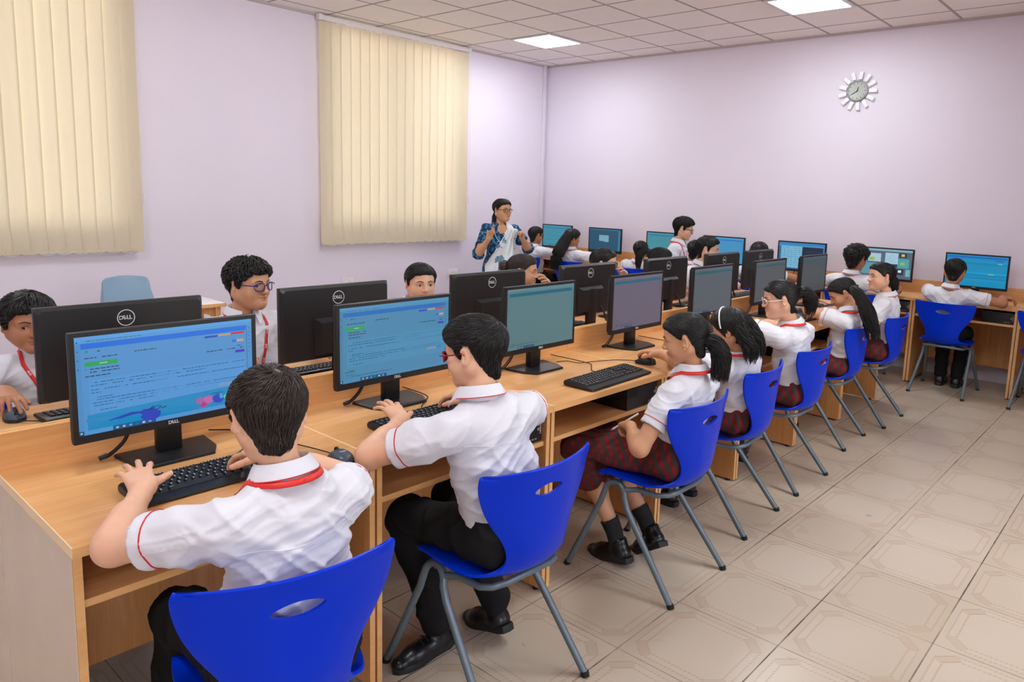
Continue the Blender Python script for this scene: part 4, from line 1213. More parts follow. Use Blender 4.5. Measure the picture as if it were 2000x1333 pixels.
def strands(bv, V, N, H, A, s, rnd, n, flow, L=(.026, .044), r=.0015, lift=.004, keep=None, steps=5):
    """short tapered locks combed along `flow` over the shell"""
    mb_v, mb_f = [], []; c = 0
    pick = rnd.integers(0, len(V), n * 3); cnt = 0
    for i in pick:
        if cnt >= n: break
        p = V[i]; lc = (p - H) @ A.T / s
        if keep is not None and not keep(lc): continue
        cnt += 1
        ln = rnd.uniform(*L) * s; st = ln / steps; wob = rnd.normal(size=3) * .13; lf = lift * s * rnd.uniform(.3, 1.3)
        pts = []; q = Vector(p); nn = Vector(N[i])
        for j in range(steps + 1):
            t = j / steps
            pts.append(q + nn * (lf * sin(pi * min(1, t * .75 + .12)) - .001 * s))
            lc = (np.array(q) - H) @ A.T / s
            fv = flow(lc) + wob; fw = Vector(fv @ A); fw = fw - nn * fw.dot(nn)
            if fw.length < 1e-6: break
            q2 = q + fw.normalized() * st
            loc, nm, _, _ = bv.find_nearest(q2)
            if loc is None: break
            q = loc.lerp(q2, .35 * t); nn = nm
        k = len(pts)
        if k < 3: continue
        rr = r * s * rnd.uniform(.7, 1.3)
        for j, pp in enumerate(pts):
            tn = (pts[min(j + 1, k - 1)] - pts[max(j - 1, 0)]).normalized(); sd = tn.cross(nn)
            sd = sd.normalized() if sd.length > 1e-6 else Vector((1, 0, 0)); t = j / (k - 1)
            w = rr * (1.0 - t ** 1.6) + .0002; up = sd.cross(tn)
            mb_v += [pp + sd * w * 1.5, pp + up * w * .9, pp - sd * w * 1.5]
        for j in range(k - 1):
            for a in range(3):
                b = (a + 1) % 3; mb_f.append((c + j * 3 + a, c + j * 3 + b, c + j * 3 + 3 + b, c + j * 3 + 3 + a))
        c += k * 3
    return np.array([v[:] for v in mb_v]) if mb_v else np.zeros((0, 3)), np.array(mb_f, int) if mb_f else np.zeros((0, 4), int)

def locks(paths, rnd, n, spread, r, taper=.35, wave=.004, flat=1.0):
    """n hair locks bundled round a centre path [(point, bundle radius)]"""
    pts = [np.asarray(p, float) for p, _ in paths]; rad = [q for _, q in paths]
    C = np.array(smooth(pts, 4)); R_ = np.interp(np.linspace(0, len(rad) - 1, len(C)), range(len(rad)), rad)
    vs, fs = [], []; c = 0; m = 5
    for j in range(len(C)):          # dense inner mass
        tn = nrm(C[min(j + 1, len(C) - 1)] - C[max(j - 1, 0)])
        x = nrm(np.cross(tn, V3(0.21, .33, .92)) if abs(tn[2]) < .95 else np.cross(tn, V3(1, 0.2, 0))); y = np.cross(tn, x); t = j / (len(C) - 1)
        w = R_[j] * spread * (.86 - .5 * max(0, t - .6) / .4) * max(0.02, 1 - t ** 5)
        for b in range(10): g = 2 * pi * b / 10; vs.append(C[j] + (x * cos(g) + y * sin(g) * flat) * w)
    fs += [(j * 10 + b, j * 10 + (b + 1) % 10, j * 10 + 10 + (b + 1) % 10, j * 10 + 10 + b) for j in range(len(C) - 1) for b in range(10)]; c = len(vs)
    for i in range(n):
        a = rnd.uniform(0, 2 * pi); q = sqrt(rnd.uniform(0.35, 1.08)); ph = rnd.uniform(0, 6.28, 3); e = rnd.uniform(.78, 1.05)
        k = max(4, int(len(C) * min(1, e))); up = V3(.3, .2, .9)
        for j in range(k):
            t = j / (len(C) - 1); tn = nrm(C[min(j + 1, len(C) - 1)] - C[max(j - 1, 0)])
            x = nrm(np.cross(tn, V3(0.21, .33, .92)) if abs(tn[2]) < .95 else np.cross(tn, V3(1, 0.2, 0))); y = np.cross(tn, x)
            o = C[j] + (x * cos(a + .5 * sin(ph[0] + 3 * t)) + y * sin(a + .5 * sin(ph[0] + 3 * t)) * flat) * R_[j] * q * spread + (x * sin(ph[1] + 9 * t) + y * sin(ph[2] + 8 * t)) * wave
            w = r * (1 - (1 - taper) * t) * (1 if j < k - 1 else .2)
            for b in range(m):
                g = 2 * pi * b / m; vs.append(o + (x * cos(g) + y * sin(g)) * w)
        for j in range(k - 1):
            for b in range(m):
                d = (b + 1) % m; fs.append((c + j * m + b, c + j * m + d, c + j * m + m + d, c + j * m + m + b))
        c += k * m
    return np.array(vs), np.array(fs, int)

def join(parts):
    vs, fs, b = [], [], 0
    for v, f in parts:
        if len(v): vs.append(v); fs.append(f + b); b += len(v)
    return np.concatenate(vs), np.concatenate(fs)
def obj_np(name, V, Q, mats, parent, ang=None, label=None):
    off = np.array(parent.location if parent.parent is None else parent.parent.location if parent.parent.parent is None else parent.parent.parent.location)
    me = np_mesh(name, V - off, Q, mats, ang=ang)
    return link(name, me, parent, label)
def mb_world(mb, root):
    o = root.location
    mb.v = [(x - o[0], y - o[1], z - o[2]) for x, y, z in mb.v]; return mb

LOD = [(.0026, .0030, .0055, .007, 1.0), (.0031, .0040, .007, .008, .55), (.0042, .0055, .009, .010, .28)]
def person(label, group, P, N, H, head=(90, 10, 0), chest=90, hips=90, s=1.0, skin=1, lod=1, arms=None, legs=None, outfit='trousers', hair=None, glasses=None, lanyard=None, fat=0.0, shoulders=None, gaze=(0, -.12), kid=True, shirt='shirt', sleeve=.62, extra=None, hs=.93, sw=.138, neckline=None, al=1.0, mouth=0, base=None):
    P, N, H = [np.asarray(q, float) for q in (P, N, H)]
    hr, ar, sr, lr, hn = LOD[lod]
    seed = int(abs(P[0] * 1000 + P[1] * 77)) % 9973; rnd = np.random.default_rng(seed)
    root = thing('person', label, 'person', tuple(base) + (0,) if base is not None else (P[0], P[1], 0), 0, group)
    A = axes(*head); CA = axes(chest); HA_ = axes(hips); h_ = s * hs
    CL, CF = CA[0], CA[1]; up = nrm(N - P)
    tl = np.linalg.norm(N - P)
    # shoulders
    if shoulders is None: sh = [N - up * .052 * s + CL * sw * s * q + CF * .004 for q in (1, -1)]
    else: sh = [np.asarray(q, float) for q in shoulders]
    la, lf = .245 * s * al, .212 * s * al
    jt = []
    arms = [dict(a) for a in arms]
    for a in arms:
        z_ = a['w'][2]
        if .765 < z_ < .84 and group: a['w'] = (a['w'][0], a['w'][1], {'type': .837, 'rest': .823, 'spread': .820, 'mouse': .828}.get(a.get('pose', 'type'), z_)); q_ = a.get('pole', (0, 0, -1)); a['pole'] = (q_[0], q_[1], max(q_[2], -.18))
    for i in (0, 1):
        a = arms[i]; el, w = ik(sh[i], np.asarray(a['w'], float), la, lf, np.asarray(a.get('pole', (0, 0, -1)), float)); jt.append((sh[i], el, w))
    # ---------- body: head and neck
    F = Field(); head_field(F, H, A, h_, fat=fat)
    nb = N + up * .0 * s; ht = H + (A[1] * -.022 + A[2] * -.060) * h_
    F.cap(ht, nb, (.0355 + fat * .007) * s, (.040 + fat * .008) * s, .022 * s)
    F.cap(nb - up * .02 * s, N - up * .10 * s, .042 * s, .07 * s, .03 * s, ax=CF, flat=.75)
    V, Q = F.mesh(hr); V = relax(V, Q, 1, .35); parts = [(V, Q)]; nh = len(V)
    tips = []
    for i in (0, 1):
        a = arms[i]; sj, el, w = jt[i]; F = Field()
        F.cap(sj, el, .042 * s, .034 * s, .02); F.cap(el, w, .0335 * s, .0225 * s, .02 * s)
        fd = nrm(w - el); F.cap(el + fd * .03 * s, el + fd * .10 * s, .035 * s, .030 * s, .03 * s)
        F.cap(w - fd * .02 * s, w + fd * .01 * s, .0215 * s, .0175 * s, .012 * s)
        d = np.asarray(a.get('d', fd), float); nn = np.asarray(a.get('n', (0, 0, -1)), float)
        d = nrm(d); sd = np.cross(nn, d) * (1 if i == 0 else -1)   # thumb of the left hand points right with the palm down
        hand(F, w, d, nn, sd * a.get('flip', 1), s * .97, a.get('pose', 'type'), tips)
        parts.append(F.mesh(ar))
    # torso core, legs
    T = Field(); L_ = HA_[0]; hipf = HA_[1]
    T.cap(P + up * .02 * s, P + up * tl * .45, .105 * s, .100 * s, .04, ax=CF, flat=.72); T.cap(P + up * tl * .45, N - up * .10 * s, .105 * s, .105 * s, .05, ax=CF, flat=.70)
    for i in (0, 1): T.cap(N - up * .06 * s, jt[i][0], .055 * s, .045 * s, .05)
    seat = .457 if P[2] < .6 else None
    def sit(G, X, Y, Z): return np.maximum(G, seat - Z).astype(np.float32)
    lg = []
    for i, q in ((0, 1), (1, -1)):
        hp = P + L_ * .072 * s * q + V3(0, 0, -.0)
        if legs is None: kn = hp + hipf * (.385 if outfit == 'skirt' else .36) * s + L_ * .03 * q * s; kn[2] = .468 if P[2] < .6 else kn[2]; an = V3(kn[0], kn[1], 0) - hipf * .04 * s + V3(0, 0, .085)
        else: kn, an = [np.asarray(x, float) for x in legs[i]]
        lg.append((hp, kn, an))
        T.cap(hp, kn, .062 * s, .045 * s, .03)
    if seat: T.func(sit)
    for hp, kn, an in lg:
        T.cap(kn, an, .044 * s, .030 * s, .02); cf = kn + (an - kn) * .3; T.cap(cf, kn + (an - kn) * .45, .047 * s, .042 * s, .03)
    parts.append(T.mesh(max(ar, .006)))
    V, Q = join(parts)
    tint = np.ones((len(V), 4), np.float32)
    lc = (V[:nh] - H) @ A.T / h_
    dl = np.sqrt((lc[:, 0] / .023) ** 2 + ((lc[:, 2] + .0575) / .0115) ** 2)
    m = np.clip(1.35 - dl, 0, 1) * (lc[:, 1] > .07); 
    lipc = np.array((.80, .52, .54) if skin < 2 else (.82, .60, .60))
    tint[:nh, :3] = 1 - m[:, None] * (1 - lipc)
    dk = np.clip(1.2 - np.sqrt(((np.abs(lc[:, 0]) - .031) / .019) ** 2 + ((lc[:, 2] + .001) / .0125) ** 2), 0, 1) * (lc[:, 1] > .05)
    tint[:nh, :3] *= 1 - dk[:, None] * np.array((.16, .2, .2))
    if lod < 2:
        for tp, r_ in tips:
            d_ = np.linalg.norm(V - tp, axis=1); mm = np.clip(1.4 - d_ / r_, 0, 1) * .8
            tint[:, :3] = tint[:, :3] * (1 - mm[:, None]) + mm[:, None] * tint[:, :3] * np.array((1.16, 1.1, 1.08))
    body = obj_np('body', V, Q, [SK[skin]], root)
    at = body.data.attributes.new('tint', 'FLOAT_COLOR', 'POINT'); at.data.foreach_set('color', tint.ravel())
    bvh = BVHTree.FromPolygons(V[:nh].tolist(), parts[0][1].tolist())
    W = lambda l, f, u: H + (A[0] * l + A[1] * f + A[2] * u) * h_
    # ---------- face parts
    for q in (-1, 1):
        c = W(q * .031, .0665, -.001); g = nrm(A[1] + A[0] * gaze[0] + A[2] * gaze[1])
        Mx = Matrix((np.cross(nrm(np.cross(g, A[2])), g) * 0 + nrm(np.cross(g, A[2])), nrm(np.cross(np.cross(g, A[2]), g)), g)).transposed().to_4x4()
        r = .0127 * h_; an = [0, 9, 21, 26, 26.5, 40, 60, 90, 130, 180]
        e = MB()
        prof = [(r * sin(radians(x)), r * cos(radians(x))) for x in an]
        e.lathe(prof, 16, c, Mx)
        e.m = [2 if i // 16 == 0 else 1 if i // 16 < 3 else 0 for i in range(len(e.f))]
        mb_world(e, root).build('eye', [M['sclera'], M['iris'], M['pupil']], root, None)
    eb = MB(); ls = MB(); bm_ = HA['black']
    for q in (-1, 1):
        pts, rr = [], []
        for t in np.linspace(0, 1, 8):
            p = W(q * (.013 + .036 * t), .2, .0175 + .0075 * sin(pi * min(1, t * 1.15) * .8) - .004 * t)
            loc, n_, _, _ = bvh.ray_cast(Vector(p), Vector(-A[1]))
            if loc is None: continue
            pts.append(loc + n_ * .0006); rr.append((.0030 if kid else .0026) * h_ * (1 - .65 * t ** 2) * (.75 + .25 * min(1, t * 4)))
        if len(pts) > 3: eb.tube(pts, rr, 6, up=A[1])
        pts = [c_ for c_ in (W(q * .031 + .0128 * cos(a), .0665 + .0138 * sqrt(max(0, 1 - .6 * cos(a) ** 2)) , -.0015 + .0056 * sin(a)) for a in np.linspace(pi * .02, pi * .98, 9))]
        ls.tube(pts, .0008 * h_, 5)
    if eb.v: mb_world(eb, root).build('eyebrows', bm_, root)
    if lod < 2: mb_world(ls, root).build('eyelashes', bm_, root)
    # ---------- hair
    hair = hair or {}
    build_hair(root, H, A, h_, hr, hn, seed, rnd, hair, W)
    # ---------- clothes
    top = M[shirt] if isinstance(shirt, str) else shirt
    F = Field()
    w0 = (.118 + fat * .012) * s
    F.cap(P + up * .0 * s, P + up * tl * .42, w0 * 1.02, w0 * .98, .04, ax=CF, flat=.78); F.cap(P + up * tl * .42, N - up * .105 * s, w0 * .98, w0 * 1.02, .06, ax=CF, flat=.74)
    F.cap(N - up * .028 * s, N - up * .11 * s, .048 * s, .085 * s, .05, ax=CF, flat=.8)
    slv = []
    for i in (0, 1):
        sj, el, w = jt[i]
        F.cap(N - up * .064 * s, sj - up * .002, .052 * s, .046 * s, .05)
        e = sj + (el - sj) * sleeve * 1.0
        if sleeve > 1: e = el + (w - el) * (sleeve - 1)
        F.cap(sj, sj + (e - sj) * .5, .051 * s, .052 * s, .035)
        if sleeve > 1: F.cap(sj + (e - sj) * .5, el, .054 * s, .052 * s, .03); F.cap(el, e, .052 * s, .05 * s, .03)
        else: F.cap(sj + (e - sj) * .5, e, .052 * s, .0565 * s, .03)
        slv.append((e, nrm(el - sj) if sleeve <= 1 else nrm(w - el)))
    for e, d in slv:
        def cut(G, X, Y, Z, e=e, d=d):
            D = (X - e[0]) * d[0] + (Y - e[1]) * d[1] + (Z - e[2]) * d[2]
            R2 = (X - e[0]) ** 2 + (Y - e[1]) ** 2 + (Z - e[2]) ** 2
            return np.where((R2 < (.10 * s) ** 2) & (D > -.02), np.maximum(G, D), G).astype(np.float32)
        F.func(cut); F.cap(e - d * .012, e + d * .04, .042 * s if sleeve <= 1 else .042 * s, None, .002, True)
    F.cap(N + up * .02, N + up * .09 * s, .05 * s, .05 * s, .004, True)
    if neckline: F.ell(N + CF * .085 * s - up * .035 * s, np.array(neckline) * s, CA, .012, True)
    if shirt == 'shirt': F.func(lambda G, X, Y, Z: np.maximum(G, P[2] - .03 - Z).astype(np.float32))
    V, Q = F.mesh(sr * (.85 if lod == 0 else 1)); V = relax(V, Q, 2, .4); Nn = vnormals(V, Q)
    lcl = np.stack([(V - P) @ CL, (V - P) @ CF, (V - P) @ up], 1)
    rot = lambda a: np.stack([lcl[:, 0] * cos(a) - lcl[:, 2] * sin(a), lcl[:, 1], lcl[:, 0] * sin(a) + lcl[:, 2] * cos(a)], 1)
    disp = 0
    for a_, f_, am in ((.5, 15, .0105), (-.6, 19, .0095), (.15, 31, .0045)):
        w_ = vnoise(rot(a_) * np.array([.55, .8, 2.0]), f_ / s, seed + int(a_ * 50), 3)
        disp = disp + am * s * ((1 - np.abs(w_)) ** 3 - .3)
    fade = np.clip(1.2 - np.abs(lcl[:, 2] / tl - .35) * .9, .35, 1)
    for e, d in slv: fade = fade * np.clip(np.abs((V - e) @ d) / .05, .12, 1) ** (np.linalg.norm(V - e, axis=1) < .085)
    V = V + Nn * (disp * fade)[:, None]
    sh_o = obj_np('shirt' if shirt == 'shirt' else 'tunic', V, Q, [top], root)
    sbv = BVHTree.FromPolygons(V.tolist(), Q.tolist())
    if shirt == 'shirt':
        for e, d in slv:
            c = e - d * .030 * s; x = nrm(np.cross(d, V3(.3, .2, .9))); y = np.cross(d, x); pts = []
            for k in range(29):
                a = 2 * pi * k / 28; dv = x * cos(a) + y * sin(a)
                loc, n_, _, _ = sbv.ray_cast(Vector(c + dv * .12 * s), Vector(-dv), .12 * s)
                if loc is None: continue
                pts.append(loc + n_ * .0006)
            if len(pts) > 8 and lod < 2: mb_world(MB().tube(pts, .0017 * s, 6), root).build('sleeve_piping', M['piping'], sh_o)
        # collar
        ax_ = nrm(H + A[1] * -.02 * h_ - N); cz = nrm(ax_ * .6 + up * .4); cf = nrm(CF - cz * np.dot(CF, cz)); cl = np.cross(cz, cf)
        if np.dot(cl, CL) < 0: cl = -cl
        c0 = N + cz * .017 * s; G = []; nk = 41
        for k in range(nk):
            a = radians(24 + 312 * k / (nk - 1)); dr = cf * cos(a) + cl * sin(a); fr = max(0, cos(a)) ** 3
            sag = .010 * fr; row = []
            for (r_, z_) in ((.050, -.014), (.0485, .010), (.0495, .027), (.053, .030), (.0595, .022), (.0705 + .026 * fr, -.001 - .030 * fr)):
                row.append(c0 + dr * (r_ + fat * .006) * s + cz * (z_ - sag) * s + cf * .012 * s * fr)
            G.append(row)
        co = mb_world(MB().grid(G), root).build('collar', top, sh_o, 50)
        md = co.modifiers.new('s', 'SOLIDIFY'); md.thickness = .0022; bake(co); shade(co.data, 50)
        if lod == 0 or lanyard is None:
            mb_world(MB().tube([r_[-1] + (r_[-1] - r_[-2]) * .01 for r_ in G][6:-6], .0014 * s, 5), root).build('collar_piping', M['piping'], sh_o)
        if lod == 0:
            ya = N - up * .092 * s; pts = []
            for k in range(25):
                u = k / 24 * 2 - 1; p = ya + CL * u * .145 * s - up * .012 * (1 - u * u) - CF * .3
                loc, n_, _, _ = sbv.ray_cast(Vector(p), Vector(CF), .4)
                if loc is not None: pts.append(loc + n_ * .0004)
            if len(pts) > 6: mb_world(MB().tube(pts, .0012, 5), root).build('yoke_seam', top, sh_o)
    if lanyard:
        build_lanyard(root, N, up, CL, CF, s, sbv, lanyard, lod)
    if outfit in ('trousers', 'skirt'):
        F = Field(); gr = 1.0 if outfit == 'trousers' else 1.12
        F.cap(P + L_ * .03 * s - hipf * .01, P - L_ * .03 * s - hipf * .01, .112 * s, None, .03, ax=hipf, flat=.92)
        F.cap(P, P + up * .09 * s, .118 * s, .115 * s, .03, ax=CF, flat=.80)
        for hp, kn, an in lg: F.cap(hp, kn, (.075 if outfit == 'trousers' else .076) * s, (.062 if outfit == 'trousers' else .074) * s, .03 if outfit == 'trousers' else .06)
        if outfit == 'skirt':
            k0, k1 = lg[0][1], lg[1][1]; F.cap(k0, k1, .072 * s, None, .05); F.cap((lg[0][0] + lg[1][0]) / 2, (k0 + k1) / 2, .08 * s, .074 * s, .05)
        if seat: F.func(sit)
        for hp, kn, an in lg:
            if outfit == 'trousers': F.cap(kn, an + V3(0, 0, .02), .060 * s, .050 * s, .02)
            else: F.cap(kn, kn + nrm(an - kn) * .12 * s, .076 * s, .070 * s, .05)
        if outfit == 'skirt': F.cap(k0 + V3(0, 0, -.10) * s, k1 + V3(0, 0, -.10) * s, .060 * s, None, .05)
        V, Q = F.mesh(lr); Nn = vnormals(V, Q); lcl = (V - P) @ HA_.T
        if outfit == 'skirt':
            V = V + Nn * (.006 * s * np.sin(lcl[:, 0] * 120 / s + 4 * np.sin(lcl[:, 1] * 9)) + .004 * vnoise(lcl, 22, seed, 4))[:, None]
        else: V = V + Nn * ((.011 if lod == 0 else .006) * s * ((1 - np.abs(vnoise(lcl * np.array([1, 2.2, 1.6]), 19, seed, 3))) ** 3 - .3))[:, None]
        fl = V[:, 2].min()
        if fl < .004: V[:, 2] = np.maximum(V[:, 2], .004)
        lo_o = obj_np(outfit, V, Q, [M['trouser'] if outfit == 'trousers' else M['plaid']], root)
        if outfit == 'skirt':
            lc2 = (V - P) @ HA_.T
            arc = np.arctan2(lc2[:, 0], np.maximum(lc2[:, 2] + .16, .02)) * .19
            at = lo_o.data.attributes.new('cloth', 'FLOAT_VECTOR', 'POINT'); at.data.foreach_set('vector', np.stack([arc, lc2[:, 1] - np.minimum(lc2[:, 2], 0) * .35 * (lc2[:, 1] > .2), 0 * arc], 1).astype(np.float32).ravel())
    # ---------- shoes
    for i in (0, 1):
        hp, kn, an = lg[i]; fd = extra['feet'][i] if extra and 'feet' in extra else hipf
        fd = nrm(fd); 
        hl = an - fd * .012 + V3(0, 0, 0); hl = hl.copy(); dz = min(hl[2], .088)
        gz = an[2] - .085  # sole height under the ankle
        up_f = nrm(V3(0, 0, 1) - fd * fd[2]); sd = np.cross(fd, up_f)
        o = an - up_f * .085
        F = Field()
        F.cap(o + up_f * .036 - fd * .02, o + up_f * .034 + fd * .10, .033, .034, .02, ax=up_f, flat=.9); F.cap(o + up_f * .030 + fd * .09, o + up_f * .027 + fd * .155, .034, .028, .02, ax=up_f, flat=.8)
        F.cap(o + up_f * .04 - fd * .008, o + up_f * .082 - fd * .004, .034, .036, .02); F.cap(o + up_f * .10, o + up_f * .14, .030, .03, .002, True)
        V, Q = F.mesh(max(ar, .005)); so = obj_np('shoe', V, Q, [M['shoe']], root)
        if V[:, 2].min() < .001:
            pass
        ol = [(-.062, .0), (-.056, .024), (-.03, .033), (.03, .031), (.09, .037), (.14, .033), (.172, .018), (.182, .0)]
        ol = ol + [(x, -y) for x, y in reversed(ol[1:-1])]
        B = MB(); n = len(ol); R0 = [o + fd * x + sd * y for x, y in ol]
        B.grid([R0, [p + up_f * .02 for p in R0], [o + (p - o) * .96 + up_f * .024 for p in R0]], closed=True); B.poly(R0); B.poly([o + (p - o) * .96 + up_f * .024 for p in R0])
        mb_world(B, root).build('sole', M['sole'], so)
        if lod == 0 or outfit == 'skirt':
            lace = MB()
            for k in range(4):
                c = o + fd * (.035 + .018 * k) + up_f * (.078 - .0065 * k); lace.tube([c - sd * .02 - up_f * .006, c + up_f * .002, c + sd * .02 - up_f * .006], .0026, 6)
            mb_world(lace, root).build('laces', M['sole'], so)
        if outfit == 'skirt':
            S_ = MB().tube([an + (kn - an) * .0 - V3(0, 0, .02), an + (kn - an) * .12, an + (kn - an) * .24], [.036 * s, .038 * s, .042 * s], 18)
            mb_world(S_, root).build('sock', M['sock'], root)
    # ---------- glasses
    if glasses: build_glasses(root, W, A, h_, glasses)
    return root, dict(bvh=bvh, sbv=sbv, W=W, A=A, H=H, jt=jt, root=root, h=h_)

def build_glasses(root, W, A, s, spec):
    col, shape = spec
    gm = plain('glasses_frame', col, .25, .1); g = MB()
    for q in (-1, 1):
        pts = []
        for k in range(21):
            a = 2 * pi * k / 20; e = 2.6 if shape == 'rect' else 2.15
            cx = np.sign(cos(a)) * abs(cos(a)) ** (2 / e); cy = np.sign(sin(a)) * abs(sin(a)) ** (2 / e)
            l = .0335 * q + .0235 * cx * 1.0; u = -.004 + (.0165 if shape == 'rect' else .0185) * cy
            pts.append(W(l, .100 - 2.2 * max(0, abs(l) - .02) ** 2 * 6, u))
        g.tube(pts, .0021 * s, 7, caps=False)
        g.tube([W(q * .058, .094, .003), W(q * .074, .080, .004), W(q * .080, .03, .003), W(q * .0795, -.004, .004), W(q * .078, -.022, -.012)], .0022 * s, 6)
        ln = MB().poly(pts[:-1])
        mb_world(ln, root).build('lens', M['pane'], root, None)
    g.tube([W(-.011, .1, .002), W(0, .1035, .0045), W(.011, .1, .002)], .0016 * s, 6)
    mb_world(g, root).build('glasses', gm, root, 40)

def build_lanyard(root, N, up, CL, CF, s, bv, spec, lod):
    g = MB(); hw = .0068 * s
    def pj(p, back=False):
        d = CF * (-1 if not back else 1)
        loc, n_, _, _ = bv.ray_cast(Vector(p - d * .25), Vector(d), .5)
        if loc is None: loc, n_, _, _ = bv.find_nearest(Vector(p))
        return np.array(loc) + np.array(n_) * .0035, np.array(n_)
    rows = []; letters = MB()
    for q in (1, -1):
        P3, nn = [], []
        for a_ in np.linspace(180, 78, 9):
            a_ = radians(a_) ; dr = CF * cos(a_) + CL * q * sin(a_); dn = nrm(dr * .8 + up * .55)
            P3.append(N + up * (.018 - .006 * (1 + cos(a_))) * s + dr * .0725 * s + dn * .002); nn.append(dn)
        for t in np.linspace(.06, 1, 9):
            p = N + CL * q * (.072 * (1 - t) + .008) * s - up * (.015 + .26 * t) * s
            a, b = pj(p)
            if t < .07:
                p0, n0 = P3[-1], nn[-1]
                for u in (.3, .6, .85):
                    m_ = p0 + (a - p0) * u; loc, nm, _, _ = bv.find_nearest(Vector(m_)); loc = np.array(loc); nm = np.array(nm)
                    if np.dot(m_ - loc, nm) < .0035: m_ = loc + nm * .0035
                    P3.append(m_); nn.append(nrm(n0 * (1 - u) + nm * u))
            P3.append(a); nn.append(b)
        R0, R1 = [], []
        for k in range(len(P3)):
            tn = nrm(P3[min(k + 1, len(P3) - 1)] - P3[max(k - 1, 0)]); sd = nrm(np.cross(tn, nn[k])); R0.append(P3[k] - sd * hw); R1.append(P3[k] + sd * hw)
        g.grid([R0, R1]); 
        if lod < 2:
            for k in (13, 15, 17):
                tn = nrm(P3[k + 1] - P3[k - 1]); sd = nrm(np.cross(nn[k], tn))
                letters.add(*text_mesh('BHS', .011 * s, frame_M(P3[k] + nn[k] * .0012, tn, sd * 1.0), .0001, .0003))
    o = mb_world(g, root).build('lanyard', M['lanyard'], root, 60)
    md = o.modifiers.new('s', 'SOLIDIFY'); md.thickness = .0012; bake(o)
    if letters.v: mb_world(letters, root).build('lanyard_letters', M['legend'], o, None)
    if spec == 'card':
        a, b = pj(N - up * .33 * s); x = CL * .028; y = up * .04; a = a + b * .004
        c = MB().add([a - x - y, a + x - y, a + x + y, a - x + y] + [p + b * .003 for p in (a - x - y, a + x - y, a + x + y, a - x + y)], [(3, 2, 1, 0), (4, 5, 6, 7), (0, 1, 5, 4), (1, 2, 6, 5), (2, 3, 7, 6), (3, 0, 4, 7)])
        mb_world(c, root).build('name_card', M['card'], o)

def build_hair(root, H, A, s, hr, hn, seed, rnd, hair, W):
    st = hair.get('style', 'short'); mat = HA[hair.get('color', 'black')]
    line = {'short': 'boy', 'pulled': 'girl', 'long': 'full'}[st] if 'line' not in hair else hair['line']
    th = hair.get('thick', .013 if st == 'short' else .009)
    V, Q = hair_shell(H, A, s, line, th, hr * 1.25, seed, hair.get('low', .0045 if st == 'short' else .006), hair.get('rough', .0012))
    N = vnormals(V, Q); bv = BVHTree.FromPolygons(V.tolist(), Q.tolist())
    parts = [(V, Q)]
    wh = np.array(hair.get('whorl', (.008, -.062, .078)))
    if st == 'short':
        def flow(c):
            d = c - wh; sw_ = np.array([-d[1], d[0], 0]) * .5
            f = d + sw_; f = f / (np.linalg.norm(f) + 1e-6)
            if c[1] > .03: f = f + np.array([hair.get('part', .35), .5, -.2]) * min(1, (c[1] - .03) / .05)
            if c[2] < .02: f = f + np.array([0, -.25, -1.1])
            return f
        zl = ZL[line]
        n = int(hair.get('n', 2400) * hn * (1.0 if 'r' in hair else 2.2))
        parts.append(strands(bv, V, N, H, A, s, rnd, n, flow, hair.get('L', (.026, .044)), hair.get('r', .0009), hair.get('lift', .003)))
        if hair.get('fringe'):
            n = int(620 * hn) + 60
            parts.append(strands(bv, V, N, H, A, s, rnd, n, lambda c: np.array([hair['fringe'], .6, -1.0]) if c[2] < .075 else np.array([hair['fringe'] * .5, 1, -.1]), (.045, .065), .0012, .006, keep=lambda c: c[1] > .035 and c[2] > .05))
    else:
        tie = np.array(hair.get('tie', (0, -.105, .0)))
        def flow(c):
            f = tie - c
            if hair.get('parting', True) and c[2] > .06 and c[1] > -.05: f = f + np.array([np.sign(c[0]) * .08, 0, -.02])
            if st == 'long': f = np.array([np.sign(c[0]) * .25, -.35, -.75]) if c[2] < .08 else np.array([np.sign(c[0]) * .9, -.3, -.25])
            return f / (np.linalg.norm(f) + 1e-6)
        parts.append(strands(bv, V, N, H, A, s, rnd, int(3600 * hn), flow, (.04, .075), .0008, .0022, keep=None))
    for t in hair.get('tails', []):
        pa = [(W(*p), r * s) for p, r in t['path']]
        if t.get('world'): pa = [(np.array(p), r) for p, r in t['path']]
        parts.append(locks(pa, rnd, int(t.get('n', 60) * 3.4 * (.3 + .7 * hn)), t.get('spread', 1.0), t.get('r', .006) * .36 * s, t.get('taper', .25), t.get('wave', .004) * .6, t.get('flat', 1.0)))
    if hair.get('bun'):
        c, r = hair['bun']; F = Field(); C = W(*c); F.ell(C, np.array([1, .85, .95]) * r * s, A, .004)
        v, q = F.mesh(hr * 1.2); nn = vnormals(v, q); lc = (v - C) @ A.T
        v = v + nn * (np.sin(np.arctan2(lc[:, 2], lc[:, 0]) * 9 + lc[:, 1] * 160) * .0018)[:, None]; parts.append((v, q))
    v, q = join(parts)
    obj_np('hair', v, q, [mat], root, ang=None)
    if hair.get('band'):
        lo_, hi_ = [], []
        pts = []
        for k in range(25):
            a = radians(-86 + 172 * k / 24); p = W(.12 * sin(a), hair['band'], .02 + .12 * cos(a)); c = W(0, hair['band'], .02)
            loc, n_, _, _ = bv.ray_cast(Vector(p), Vector(c - p))
            if loc is not None: pts.append(loc + n_ * .004)
        mb_world(MB().tube(pts, .0035, 8), root).build('hairband', M['legend'], root)
    for p, r, rgb in hair.get('ties', []):
        mb_world(MB().ell(W(*p), (r * s, r * s, r * s * .8), 14, 8), root).build('hair_tie', plain('hair_tie', rgb, .6), root)
